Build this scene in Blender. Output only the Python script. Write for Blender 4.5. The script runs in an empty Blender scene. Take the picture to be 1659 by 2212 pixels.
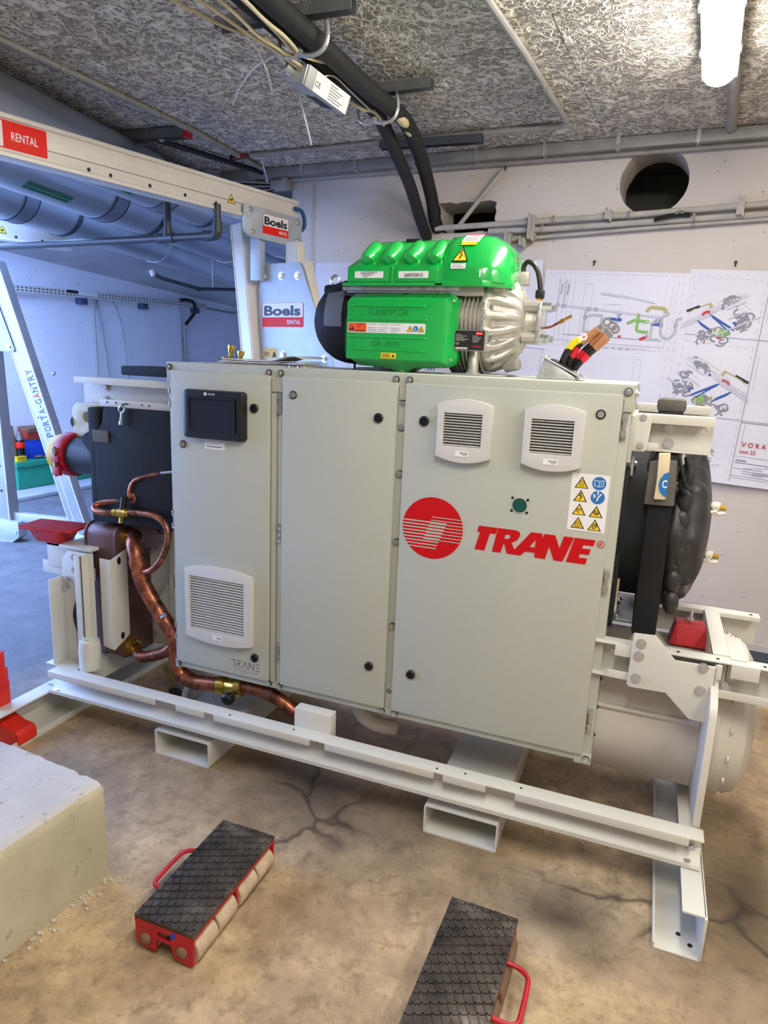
import bpy, bmesh, math, random
from math import sin, cos, pi, radians, sqrt
from mathutils import Vector as V, Matrix as Mx, noise
from mathutils.geometry import tessellate_polygon
random.seed(7)
SC = bpy.context.scene
COL = SC.collection

# ---------------------------------------------------------------- camera
cam_d = bpy.data.cameras.new('camera'); cam = bpy.data.objects.new('camera', cam_d); COL.objects.link(cam)
right = V((0.93005117, 0.36510993, 0.04122579)); down = V((0.11728053, -0.18865867, -0.97501445)); fwd = V((-0.34820985, 0.91164831, -0.2182825))
cam.matrix_world = Mx(((right.x, -down.x, -fwd.x, 1.68353), (right.y, -down.y, -fwd.y, -2.12292), (right.z, -down.z, -fwd.z, 1.57451), (0, 0, 0, 1)))
cam_d.sensor_fit = 'AUTO'; cam_d.sensor_width = 36; cam_d.lens = 1479.193 / 2212 * 36
cam_d.clip_start = .02; cam_d.clip_end = 100
SC.camera = cam
# ---------------------------------------------------------------- daylight, exposure
W = bpy.data.worlds.new('world'); SC.world = W; W.use_nodes = True
bg = W.node_tree.nodes['Background']; bg.inputs[0].default_value = (.30, .48, 1.0, 1); bg.inputs[1].default_value = 16.0
SC.view_settings.view_transform = 'Standard'; SC.view_settings.look = 'None'
SC.view_settings.gamma = 1; SC.view_settings.use_curve_mapping = False
SC.view_settings.exposure = 0.0
LAMP_POWER = 82.0
try:
    SC.cycles.use_denoising = True
    SC.cycles.max_bounces = 8; SC.cycles.diffuse_bounces = 5; SC.cycles.glossy_bounces = 3
    SC.cycles.use_adaptive_sampling = True; SC.cycles.adaptive_threshold = .015
except Exception: pass
ROOM = radians(-3.4); RX = V((cos(ROOM), sin(ROOM), 0)); RY = V((-sin(ROOM), cos(ROOM), 0))
RM = Mx.Rotation(ROOM, 4, 'Z')

# ---------------------------------------------------------------- materials
def lin(c):
    if isinstance(c, str):
        c = [int(c[i:i + 2], 16) / 255 for i in (0, 2, 4)]
    return tuple((x / 12.92 if x <= .04045 else ((x + .055) / 1.055) ** 2.4) for x in c) + (1,)
MATS = {}
def mat(name, col, rough=.5, metal=0, var=.08, vscale=6, bump=0, bscale=60, coat=0, emit=0, spec=.5):
    m = bpy.data.materials.new(name); m.use_nodes = True; nt = m.node_tree; b = nt.nodes['Principled BSDF']
    b.inputs['Roughness'].default_value = rough; b.inputs['Metallic'].default_value = metal
    b.inputs['Specular IOR Level'].default_value = spec
    if coat: b.inputs['Coat Weight'].default_value = coat; b.inputs['Coat Roughness'].default_value = .08
    c = lin(col)
    tc = nt.nodes.new('ShaderNodeTexCoord')
    if var:
        n = nt.nodes.new('ShaderNodeTexNoise'); n.inputs['Scale'].default_value = vscale; n.inputs['Detail'].default_value = 4
        nt.links.new(tc.outputs['Object'], n.inputs['Vector'])
        r = nt.nodes.new('ShaderNodeValToRGB'); e = r.color_ramp.elements
        e[0].position = .3; e[1].position = .7
        e[0].color = tuple(x * (1 - var) for x in c[:3]) + (1,); e[1].color = tuple(min(1, x * (1 + var)) for x in c[:3]) + (1,)
        nt.links.new(n.outputs['Fac'], r.inputs[0]); nt.links.new(r.outputs[0], b.inputs['Base Color'])
    else: b.inputs['Base Color'].default_value = c
    if bump:
        n2 = nt.nodes.new('ShaderNodeTexNoise'); n2.inputs['Scale'].default_value = bscale; n2.inputs['Detail'].default_value = 3
        nt.links.new(tc.outputs['Object'], n2.inputs['Vector'])
        bp = nt.nodes.new('ShaderNodeBump'); bp.inputs['Strength'].default_value = bump; bp.inputs['Distance'].default_value = .01
        nt.links.new(n2.outputs['Fac'], bp.inputs['Height']); nt.links.new(bp.outputs[0], b.inputs['Normal'])
    if emit:
        b.inputs['Emission Color'].default_value = c; b.inputs['Emission Strength'].default_value = emit
    MATS[name] = m; return m
class NT:
    def __init__(s, name):
        s.m = bpy.data.materials.new(name); s.m.use_nodes = True; s.t = s.m.node_tree; s.b = s.t.nodes['Principled BSDF']
        s.tc = s.t.nodes.new('ShaderNodeTexCoord').outputs['Object']; MATS[name] = s.m
    def n(s, typ, **k):
        x = s.t.nodes.new(typ)
        for a, v in k.items():
            if hasattr(x, a): setattr(x, a, v)
        return x
    def link(s, a, b): s.t.links.new(a, b)
    def noise(s, scale, detail=4, rough=.55, dist=0, vec=None, off=None):
        x = s.n('ShaderNodeTexNoise'); x.inputs['Scale'].default_value = scale; x.inputs['Detail'].default_value = detail
        x.inputs['Roughness'].default_value = rough; x.inputs['Distortion'].default_value = dist
        v = vec or s.tc
        if off:
            mp = s.n('ShaderNodeMapping'); mp.inputs['Location'].default_value = off; s.link(v, mp.inputs[0]); v = mp.outputs[0]
        s.link(v, x.inputs['Vector']); return x.outputs['Fac']
    def math(s, op, a, b=None, clamp=False):
        x = s.n('ShaderNodeMath', operation=op, use_clamp=clamp)
        for i, q in enumerate((a, b)):
            if q is None: continue
            if isinstance(q, (int, float)): x.inputs[i].default_value = q
            else: s.link(q, x.inputs[i])
        return x.outputs[0]
    def ramp(s, f, *stops):
        r = s.n('ShaderNodeValToRGB'); e = r.color_ramp.elements
        while len(e) < len(stops): e.new(.5)
        for q, (p, c) in zip(e, stops):
            q.position = p; q.color = c if isinstance(c, tuple) and len(c) == 4 else (lin(c) if isinstance(c, str) else (c, c, c, 1))
        s.link(f, r.inputs[0]); return r.outputs[0]
    def mix(s, f, a, b, mode='MIX'):
        x = s.n('ShaderNodeMixRGB', blend_type=mode)
        for i, q in enumerate((f, a, b)):
            if isinstance(q, (int, float)): x.inputs[i].default_value = q
            elif isinstance(q, tuple): x.inputs[i].default_value = q
            elif isinstance(q, str): x.inputs[i].default_value = lin(q)
            else: s.link(q, x.inputs[i])
        return x.outputs[0]
    def bump(s, h, st, dist=.01):
        b = s.n('ShaderNodeBump'); b.inputs['Strength'].default_value = st; b.inputs['Distance'].default_value = dist
        s.link(h, b.inputs['Height']); s.link(b.outputs[0], s.b.inputs['Normal'])

def ceiling_mat():
    s = NT('wood_wool')
    h = None
    for i, (sc, w) in enumerate(((13, .05), (17, .05), (21, .055), (15, .045), (25, .06))):
        f = s.noise(sc, 0.6, .3, 1.1, off=(3.1 * i, 1.7 * i, i))
        d = s.math('ABSOLUTE', s.math('SUBTRACT', f, .5))
        l = s.math('SUBTRACT', 1 - .12 * i, s.math('DIVIDE', d, w), True)
        h = l if h is None else s.math('MAXIMUM', h, l)
    big = s.noise(1.1, 3)
    strand = s.ramp(h, (0, '8F8982'), (.25, 'D2CCC0'), (.6, 'F4EFE4'))
    s.link(s.mix(.35, strand, s.ramp(big, (.35, 'C4BEB4'), (.65, 'F0EADC')), 'MULTIPLY'), s.b.inputs['Base Color'])
    s.b.inputs['Roughness'].default_value = .9
    s.bump(h, .8, .008); return s.m
def floor_mat():
    s = NT('concrete_floor')
    a = s.noise(.9, 6, .6, .3); b = s.noise(7, 8, .7); c = s.noise(38, 5, .65); d = s.noise(2.2, 5, .6, .5, off=(4, 2, 0))
    base = s.ramp(a, (.3, 'A58F70'), (.5, 'BDA37F'), (.7, 'CDB899'))
    base = s.mix(s.ramp(b, (.35, .75), (.62, 0.0)), base, '7E6C54')
    base = s.mix(s.ramp(c, (.58, 0.0), (.72, .6)), base, '55442F')
    base = s.mix(s.ramp(d, (.50, 0.0), (.66, .62)), base, '6A5640')
    base = s.mix(s.ramp(s.noise(14, 7, .72, .6, off=(2, 9, 0)), (.52, 0.0), (.68, .55)), base, '5C4933')
    # oil stains with shade painted in, in front of and below the machine, greyer slab beyond it
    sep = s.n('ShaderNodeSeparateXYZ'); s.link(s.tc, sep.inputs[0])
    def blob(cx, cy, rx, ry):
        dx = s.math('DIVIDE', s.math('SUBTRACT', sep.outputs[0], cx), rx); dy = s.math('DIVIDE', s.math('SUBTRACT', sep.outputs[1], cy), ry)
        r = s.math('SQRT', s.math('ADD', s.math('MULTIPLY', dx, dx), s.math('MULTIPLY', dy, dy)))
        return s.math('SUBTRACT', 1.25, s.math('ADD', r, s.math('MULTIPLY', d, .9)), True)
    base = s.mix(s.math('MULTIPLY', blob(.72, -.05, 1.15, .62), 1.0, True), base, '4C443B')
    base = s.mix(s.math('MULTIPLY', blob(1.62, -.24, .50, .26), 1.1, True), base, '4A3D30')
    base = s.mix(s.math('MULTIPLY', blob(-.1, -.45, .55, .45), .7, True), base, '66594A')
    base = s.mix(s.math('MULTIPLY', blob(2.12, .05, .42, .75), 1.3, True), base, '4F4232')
    grey = s.math('MULTIPLY', s.math('SUBTRACT', -.35, s.math('ADD', sep.outputs[0], s.math('MULTIPLY', d, .3))), 1.6, True)
    base = s.mix(grey, base, s.ramp(b, (.3, '535456'), (.7, '757679')))
    # long hairline cracks
    nv = s.n('ShaderNodeTexNoise'); nv.inputs['Scale'].default_value = 3.5; nv.inputs['Detail'].default_value = 6; s.link(s.tc, nv.inputs['Vector'])
    vm = s.n('ShaderNodeVectorMath', operation='MULTIPLY_ADD'); s.link(nv.outputs['Color'], vm.inputs[0]); vm.inputs[1].default_value = (.32, .32, 0); s.link(s.tc, vm.inputs[2])
    vo = s.n('ShaderNodeTexVoronoi', feature='DISTANCE_TO_EDGE'); vo.inputs['Scale'].default_value = 3.1; s.link(vm.outputs[0], vo.inputs['Vector'])
    cr = s.ramp(vo.outputs['Distance'], (0, 1.0), (.02, .6), (.055, 0.0))
    msk = s.math('MULTIPLY', s.math('ADD', s.math('MULTIPLY', blob(.72, -.15, .30, .55), 2.5, True), s.math('MULTIPLY', blob(2.0, -.05, .6, .30), 2.5, True), True), .8)
    base = s.mix(s.math('MULTIPLY', cr, msk), base, '2E261E')
    s.link(base, s.b.inputs['Base Color']); s.link(s.ramp(b, (.3, .55), (.7, .8)), s.b.inputs['Roughness'])
    s.bump(s.math('ADD', s.math('MULTIPLY', c, .6), s.math('SUBTRACT', b, s.math('MULTIPLY', s.math('MULTIPLY', cr, msk), .8))), .35, .01); return s.m
def wall_mat(name, c1, c2):
    s = NT(name)
    a = s.noise(1.2, 5); mp = s.n('ShaderNodeMapping'); mp.inputs['Scale'].default_value = (26, 26, 2.2); s.link(s.tc, mp.inputs[0])
    st = s.noise(1, 5, .6, .4, vec=mp.outputs[0]); sp = s.noise(30, 2)
    c = s.ramp(a, (.3, c1), (.7, c2)); c = s.mix(s.ramp(sp, (.70, 0.0), (.74, .55)), c, '5F5952')
    s.link(c, s.b.inputs['Base Color']); s.b.inputs['Roughness'].default_value = .75
    s.bump(s.math('ADD', st, s.math('MULTIPLY', a, .3)), .25, .008); return s.m
def copper_mat():
    s = NT('copper')
    a = s.noise(14, 5, .6, .8); b = s.noise(40, 3)
    c = s.ramp(a, (.36, '3E241D'), (.48, '7A4534'), (.6, 'B4694A'), (.72, 'D08A66'))
    s.link(s.mix(.25, c, s.ramp(b, (.4, '5B3B33'), (.6, 'C98A70'))), s.b.inputs['Base Color'])
    s.b.inputs['Metallic'].default_value = .8; s.link(s.ramp(a, (.3, .5), (.7, .25)), s.b.inputs['Roughness']); return s.m
def block_mat():
    s = NT('cast_concrete')
    a = s.noise(4, 6); b = s.noise(22, 5, .6); g = s.n('ShaderNodeNewGeometry'); sep = s.n('ShaderNodeSeparateXYZ'); s.link(g.outputs['Normal'], sep.inputs[0])
    side = s.ramp(a, (.3, 'A39C82'), (.7, 'BCB59C')); top = s.ramp(a, (.3, 'A9A5A0'), (.7, 'C4C0BA'))
    c = s.mix(s.ramp(sep.outputs[2], (.55, 0.0), (.85, 1.0)), side, top)
    c = s.mix(s.ramp(b, (.62, 0.0), (.72, .7)), c, '6E624C')
    s.link(c, s.b.inputs['Base Color']); s.b.inputs['Roughness'].default_value = .85; s.bump(b, .3); return s.m
def rust_plate_mat():
    s = NT('worn_tread_steel')
    a = s.noise(9, 6, .65); b = s.noise(45, 4)
    c = s.ramp(a, (.35, '37322E'), (.55, '514A44'), (.72, '7A726A'))
    s.link(c, s.b.inputs['Base Color']); s.b.inputs['Metallic'].default_value = .55; s.link(s.ramp(b, (.35, .62), (.65, .38)), s.b.inputs['Roughness']); s.bump(b, .2, .005); return s.m
def galv_mat(name, c1, c2, rough=.4, metal=.75, scale=12):
    s = NT(name)
    a = s.noise(scale, 4, .6); mp = s.n('ShaderNodeMapping'); mp.inputs['Scale'].default_value = (3, 3, 60); s.link(s.tc, mp.inputs[0])
    b = s.noise(1.5, 3, .6, vec=mp.outputs[0])
    s.link(s.mix(.3, s.ramp(a, (.3, c1), (.7, c2)), s.ramp(b, (.3, c1), (.7, c2))), s.b.inputs['Base Color'])
    s.b.inputs['Metallic'].default_value = metal; s.link(s.ramp(a, (.3, rough - .06), (.7, rough + .08)), s.b.inputs['Roughness']); return s.m
def eg_mat():
    s = NT('earth_cable_sleeve')
    sep = s.n('ShaderNodeSeparateXYZ'); s.link(s.tc, sep.inputs[0])
    f = s.math('SUBTRACT', s.math('MULTIPLY', sep.outputs[0], .85), s.math('MULTIPLY', sep.outputs[2], .55))
    s.link(s.ramp(s.math('ADD', s.math('MULTIPLY', f, 60), .55), (.49, 'E8D21C'), (.51, '159A46')), s.b.inputs['Base Color']); s.b.inputs['Roughness'].default_value = .45; return s.m
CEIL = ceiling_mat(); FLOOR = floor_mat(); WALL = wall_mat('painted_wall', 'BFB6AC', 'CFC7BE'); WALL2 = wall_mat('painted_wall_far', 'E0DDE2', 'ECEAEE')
SLAB = mat('concrete_soffit', '77746F', .9, 0, .25, 3, .3, 20)
CAB = mat('cabinet_paint', 'B1B4A8', .42, 0, .02, 3, .06, 260)
FRAME = mat('frame_paint', 'CDCCC2', .38, 0, .03, 4, .03, 120)
CREAM = mat('cream_paint', 'D6C9A4', .45, 0, .08, 12)
VESSEL = mat('vessel_paint', 'C9C4BA', .42, 0, .04, 4)
COPPER = copper_mat(); HXM = mat('brazed_steel', '6B4F4A', .4, .4, .25, 9)
BRASS = mat('brass', 'B99A45', .3, .9, .15, 30); STEEL = galv_mat('zinc_steel', 'B2B4B6', 'DADBDC', .3, .7, 25)
CHROME = mat('bright_steel', 'C9CBCC', .2, .95, .05, 20)
ALU = galv_mat('mill_aluminium', 'D0CAC0', 'E0DAD0', .42, .12, 5); GALV = galv_mat('galvanised_plate', 'A2A9B2', 'BAC0C8', .45, .25, 16)
DUCT = mat('duct_foil', 'C0C6CE', .3, .7, .05, 2); CONDUIT = galv_mat('conduit_grey', '85837F', 'A5A29C', .5, .3, 10)
PVC = mat('grey_plastic_pipe', 'A8A49C', .55, 0, .12, 9)
CAST = mat('cast_aluminium', 'B9B6AC', .4, .55, .08, 30, .12, 160)
BLACK = mat('black_plastic', '15161A', .4, 0, .1, 10); RUBBER = mat('black_foam', '17181B', .7, 0, .25, 7, .15, 40, spec=.3)
HOSE = mat('foam_hose', '191816', .7, 0, .3, 18, .2, 60); FOAMG = mat('foam_grey', '5C5853', .75, 0, .2, 14, .2, 60)
GREEN = mat('green_gloss', '0FA845', .22, 0, .04, 5, 0, 60, .6)
RED = mat('red_paint', 'B01226', .4, 0, .15, 14); REDR = mat('red_rubber', 'B3232B', .5, 0, .12, 14); SIGRED = mat('sign_red', 'E2200F', .5, 0, 0, spec=.25)
LOGORED = mat('emblem_red', 'C00812', .5, 0, 0, spec=.25); WHITE = mat('white_vinyl', 'E4E2DF', .5, 0, .02, 8); NAVY = mat('navy_ink', '14182C', .5, 0, 0)
INK = mat('black_ink', '151515', .6, 0, 0); GREYINK = mat('grey_ink', '8D8D95', .7, 0, 0); PALEINK = mat('pale_ink', 'B0B0B6', .7, 0, 0)
BLUEINK = mat('blue_ink', '2F559F', .7, 0, 0); GREENINK = mat('green_ink', '7FAE5A', .7, 0, 0); REDINK = mat('red_ink', 'B4343C', .7, 0, 0)
YEL = mat('sign_yellow', 'EBC71E', .5, 0, 0); SIGBLUE = mat('sign_blue', '1C6FB5', .5, 0, 0); ORANGE = mat('sign_orange', 'E8541C', .5, 0, 0)
AMBER = mat('amber_vinyl', 'D6A83A', .5, 0, .05, 20)
PAPER = mat('paper', 'D6D3DC', .8, 0, .05, 2.5, .25, 5); WPAPER = mat('white_paper', 'E6E4E2', .7, 0, .02, 8)
SCREEN = mat('screen_glass', '23283A', .12, 0, .15, 3); GRILL = mat('grille_plastic', 'C9C8C4', .45, 0, .02, 8); GRILLD = mat('grille_shadow_gap', '3A3A3D', .7, 0, 0)
TREAD = rust_plate_mat(); ROLL = mat('nylon_roller', 'BEA98F', .6, 0, .22, 25, .15, 60); ROLLB = mat('brown_roller', '7A5F4C', .55, 0, .2, 25)
BLOCK = block_mat(); CABLE = mat('cream_cable', 'CDBF9C', .5, 0, .05, 20); TIE = mat('white_nylon', 'DAD8D2', .45, 0, 0)
GREYBOX = mat('grey_metal_box', 'A5A5A4', .45, .3, .05, 10); CGREEN = mat('crate_green', '1F8A69', .55, 0, .06, 6); CARD = mat('cardboard', 'A48768', .8, 0, .12, 9)
BBLUE = mat('carton_blue', '1C46C0', .6, 0, .05, 8); BRED = mat('carton_red', 'A8321F', .65, 0, .1, 8); COLA = mat('cola', '1B0D0B', .12, 0, .1, 8); PET = mat('bottle_cap', '8E1016', .4, 0, 0)
BROWN = mat('brown_heatshrink', 'B07850', .5, 0, .05, 20); REDTAG = mat('red_tag', 'D01830', .45, 0, .03, 20); EG = eg_mat()
LBLUE = mat('blue_strap', '1F4F74', .6, 0, .1, 20); TEAL = mat('teal_glass', '0F4A44', .3, 0, 0); DGREEN = mat('green_label', '1E6A4A', .6, 0, 0)
DARK = mat('dark_void', '141416', .9, 0, 0); YPLAST = mat('yellow_plastic', 'D9B416', .45, 0, .06, 12); FILLER = mat('foam_filler', 'C3B388', .8, 0, .12, 40)
LAMPB = mat('lamp_body', 'D8D8D2', .5, 0, 0); GLOW = mat('lamp_diffuser', 'FFFAF0', .4, 0, 0, emit=LAMP_POWER); GASKET = mat('black_gasket', '0E0F12', .6, 0, 0)

# ---------------------------------------------------------------- mesh builder
def frame(axis):
    a = V(axis).normalized(); t = V((0, 0, 1)) if abs(a.z) < .9 else V((1, 0, 0)); u = a.cross(t).normalized(); return u, a.cross(u).normalized(), a
class MB:
    def __init__(s): s.v = []; s.f = []
    def add(s, vs, fs):
        o = len(s.v); s.v += [V(x) for x in vs]; s.f += [tuple(i + o for i in f) for f in fs]; return s
    def box(s, a, b, M=None):
        x0, y0, z0 = a; x1, y1, z1 = b
        vs = [V((x, y, z)) for z in (z0, z1) for y in (y0, y1) for x in (x0, x1)]
        if M: vs = [M @ q for q in vs]
        return s.add(vs, [(0, 2, 3, 1), (4, 5, 7, 6), (0, 1, 5, 4), (2, 6, 7, 3), (0, 4, 6, 2), (1, 3, 7, 5)])
    def bar(s, p, q, w, h, up=(0, 0, 1)):
        p, q = V(p), V(q); a = (q - p).normalized(); u = a.cross(V(up)).normalized(); n = u.cross(a).normalized()
        vs = [c + u * i * w / 2 + n * j * h / 2 for c in (p, q) for j in (-1, 1) for i in (-1, 1)]
        return s.add(vs, [(0, 1, 3, 2), (4, 6, 7, 5), (0, 4, 5, 1), (2, 3, 7, 6), (0, 2, 6, 4), (1, 5, 7, 3)])
    def cyl(s, p, q, r, n=16, r2=None, caps=True):
        p, q = V(p), V(q); u, w, a = frame(q - p); r2 = r if r2 is None else r2
        vs = []
        for c, rr in ((p, r), (q, r2)):
            vs += [c + (u * cos(2 * pi * i / n) + w * sin(2 * pi * i / n)) * rr for i in range(n)]
        fs = [(i, (i + 1) % n, n + (i + 1) % n, n + i) for i in range(n)]
        if caps: fs += [tuple(range(n - 1, -1, -1)), tuple(range(n, 2 * n))]
        return s.add(vs, fs)
    def tube(s, pts, r, n=10, spline=True, seg=6, caps=True, rs=None):
        P = [V(p) for p in pts]
        if spline and len(P) > 2:
            Q = []
            for i in range(len(P) - 1):
                p0 = P[max(i - 1, 0)]; p1 = P[i]; p2 = P[i + 1]; p3 = P[min(i + 2, len(P) - 1)]
                for k in range(seg):
                    t = k / seg; Q.append(.5 * (2 * p1 + (p2 - p0) * t + (2 * p0 - 5 * p1 + 4 * p2 - p3) * t * t + (3 * p1 - p0 - 3 * p2 + p3) * t ** 3))
            P = Q + [P[-1]]
        m = len(P); T = [(P[min(i + 1, m - 1)] - P[max(i - 1, 0)]).normalized() for i in range(m)]
        u, w, _ = frame(T[0]); vs = []
        for i in range(m):
            u = (u - T[i] * u.dot(T[i])).normalized(); w = T[i].cross(u)
            vs += [P[i] + (u * cos(2 * pi * k / n) + w * sin(2 * pi * k / n)) * r for k in range(n)]
        fs = [(i * n + k, i * n + (k + 1) % n, (i + 1) * n + (k + 1) % n, (i + 1) * n + k) for i in range(m - 1) for k in range(n)]
        if caps: fs += [tuple(range(n - 1, -1, -1)), tuple(range((m - 1) * n, m * n))]
        return s.add(vs, fs)
    def lathe(s, prof, o, axis, n=32, fn=None):
        o = V(o); u, w, a = frame(axis); vs = []
        for i, (t, r) in enumerate(prof):
            for k in range(n):
                th = 2 * pi * k / n; rr = r if fn is None else r + fn(t, r, th)
                vs.append(o + a * t + (u * cos(th) + w * sin(th)) * max(rr, 1e-4))
        m = len(prof); fs = [(i * n + k, i * n + (k + 1) % n, (i + 1) * n + (k + 1) % n, (i + 1) * n + k) for i in range(m - 1) for k in range(n)]
        fs += [tuple(range(n - 1, -1, -1)), tuple(range((m - 1) * n, m * n))]
        return s.add(vs, fs)
    def plate(s, out, holes=(), O=(0, 0, 0), A=(1, 0, 0), B=(0, 0, 1), N=(0, 1, 0), t=.005):
        O, A, B, N = V(O), V(A), V(B), V(N); loops = [list(out)] + [list(h) for h in holes]
        tri = tessellate_polygon([[V((a, b, 0)) for a, b in l] for l in loops]); flat = [p for l in loops for p in l]; k = len(flat)
        vs = [O + A * a + B * b for a, b in flat] + [O + A * a + B * b + N * t for a, b in flat]
        fs = [tuple(x) for x in tri] + [tuple(i + k for i in reversed(x)) for x in tri]; o = 0
        for l in loops:
            m = len(l); fs += [(o + i, o + (i + 1) % m, k + o + (i + 1) % m, k + o + i) for i in range(m)]; o += m
        return s.add(vs, fs)
    def loft(s, loops, caps=True):
        n = len(loops[0]); vs = [p for l in loops for p in l]; m = len(loops)
        fs = [(i * n + k, i * n + (k + 1) % n, (i + 1) * n + (k + 1) % n, (i + 1) * n + k) for i in range(m - 1) for k in range(n)]
        if caps: fs += [tuple(range(n - 1, -1, -1)), tuple(range((m - 1) * n, m * n))]
        return s.add(vs, fs)
    def ball(s, c, r, n=12, m=8, sc=(1, 1, 1)):
        c = V(c); vs = [c + V((0, 0, r * sc[2]))]
        for i in range(1, m):
            for k in range(n): vs.append(c + V((r * sc[0] * sin(pi * i / m) * cos(2 * pi * k / n), r * sc[1] * sin(pi * i / m) * sin(2 * pi * k / n), r * sc[2] * cos(pi * i / m))))
        vs.append(c - V((0, 0, r * sc[2]))); fs = [(0, 1 + k, 1 + (k + 1) % n) for k in range(n)]
        for i in range(m - 2): fs += [(1 + i * n + k, 1 + (i + 1) * n + k, 1 + (i + 1) * n + (k + 1) % n, 1 + i * n + (k + 1) % n) for k in range(n)]
        e = len(vs) - 1; fs += [(e, 1 + (m - 2) * n + (k + 1) % n, 1 + (m - 2) * n + k) for k in range(n)]
        return s.add(vs, fs)
    def xf(s, M): s.v = [M @ q for q in s.v]; return s
    def room(s): return s.xf(RM)
def circ(cx, cy, r, n=20, r2=None): return [(cx + r * cos(2 * pi * i / n), cy + (r2 or r) * sin(2 * pi * i / n)) for i in range(n)]
def rrect(x0, z0, x1, z1, r, n=4):
    o = []
    for cx, cz, a in ((x1 - r, z1 - r, 0), (x0 + r, z1 - r, 90), (x0 + r, z0 + r, 180), (x1 - r, z0 + r, 270)):
        o += [(cx + r * cos(radians(a + 90 * i / n)), cz + r * sin(radians(a + 90 * i / n))) for i in range(n + 1)]
    return o

def rootmat(o):
    while o.parent: o = o.parent
    return o.matrix_basis.copy()
def mkmesh(name, mb, m, smooth=True, bevel=0, ang=35):
    me = bpy.data.meshes.new(name); me.from_pydata([tuple(q) for q in mb.v], [], mb.f)
    bm = bmesh.new(); bm.from_mesh(me); bmesh.ops.recalc_face_normals(bm, faces=bm.faces)
    if bevel:
        ed = [e for e in bm.edges if len(e.link_faces) == 2 and e.calc_face_angle(0) > radians(40)]
        bmesh.ops.bevel(bm, geom=ed, offset=bevel, segments=2, profile=.6, affect='EDGES', clamp_overlap=True)
    bm.to_mesh(me); bm.free(); me.materials.append(m)
    if smooth:
        me.polygons.foreach_set('use_smooth', [True] * len(me.polygons)); me.set_sharp_from_angle(angle=radians(ang))
    me.update(); return me
def setp(o, label=None, cat=None, group=None, kind=None):
    for k, x in (('label', label), ('category', cat), ('group', group), ('kind', kind)):
        if x: o[k] = x
    return o
def thing(name, label, cat, loc=(0, 0, 0), rz=0, group=None):
    o = bpy.data.objects.new(name, None); COL.objects.link(o); o.empty_display_size = .05
    o.location = loc; o.rotation_euler = (0, 0, rz); o.matrix_basis = Mx.Translation(loc) @ Mx.Rotation(rz, 4, 'Z')
    return setp(o, label, cat, group)
def part(name, mb, m, parent, bevel=0, smooth=True, label=None, kind=None, local=False, ang=35):
    if not local: mb.xf(rootmat(parent).inverted())
    o = bpy.data.objects.new(name, mkmesh(name, mb, m, smooth, bevel, ang)); COL.objects.link(o); o.parent = parent
    return setp(o, label, None, None, kind)
def solo(name, mb, m, label=None, cat=None, group=None, kind=None, loc=None, rz=0, bevel=0, smooth=True, ang=35):
    if loc is None:
        lo = [min(q[i] for q in mb.v) for i in range(3)]; hi = [max(q[i] for q in mb.v) for i in range(3)]
        loc = ((lo[0] + hi[0]) / 2, (lo[1] + hi[1]) / 2, lo[2])
    T = Mx.Translation(loc) @ Mx.Rotation(rz, 4, 'Z'); mb.xf(T.inverted())
    o = bpy.data.objects.new(name, mkmesh(name, mb, m, smooth, bevel, ang)); COL.objects.link(o); o.matrix_basis = T
    return setp(o, label, cat, group, kind)
_proto = {}
def bolt(parent, p, n, r=.009, kind='hex', name='bolt', m=None):
    key = (round(r, 4), kind, (m or STEEL).name)
    if key not in _proto:
        b = MB()
        if kind == 'hex':
            b.cyl((0, 0, 0), (0, 0, r * .18), r * 1.45, 14).cyl((0, 0, r * .18), (0, 0, r * .85), r, 6)
        elif kind == 'cap':
            b.cyl((0, 0, 0), (0, 0, r * .3), r * 1.0, 14).cyl((0, 0, r * .3), (0, 0, r * .75), r * .66, 12, r * .5)
        elif kind == 'stud':
            b.cyl((0, 0, 0), (0, 0, r * .5), r, 14, r * .85)
        elif kind == 'lock':
            b.cyl((0, 0, 0), (0, 0, r * .35), r, 18).lathe([(r * .35, r * .95), (r * .5, r * .8), (r * .5, r * .55), (r * .2, r * .5), (r * .2, .0001)], (0, 0, 0), (0, 0, 1), 18).box((-r * .25, -r * .25, r * .2), (r * .25, r * .25, r * .5))
        elif kind == 'dot':
            b.cyl((0, 0, 0), (0, 0, .0012), r, 12)
        _proto[key] = mkmesh(name, b, m or STEEL)
    o = bpy.data.objects.new(name, _proto[key]); COL.objects.link(o); o.parent = parent
    T = Mx.Translation(V(p)) @ V(n).to_track_quat('Z', 'Y').to_matrix().to_4x4()
    o.matrix_basis = rootmat(parent).inverted() @ T
    return o
_txt = {}
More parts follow.
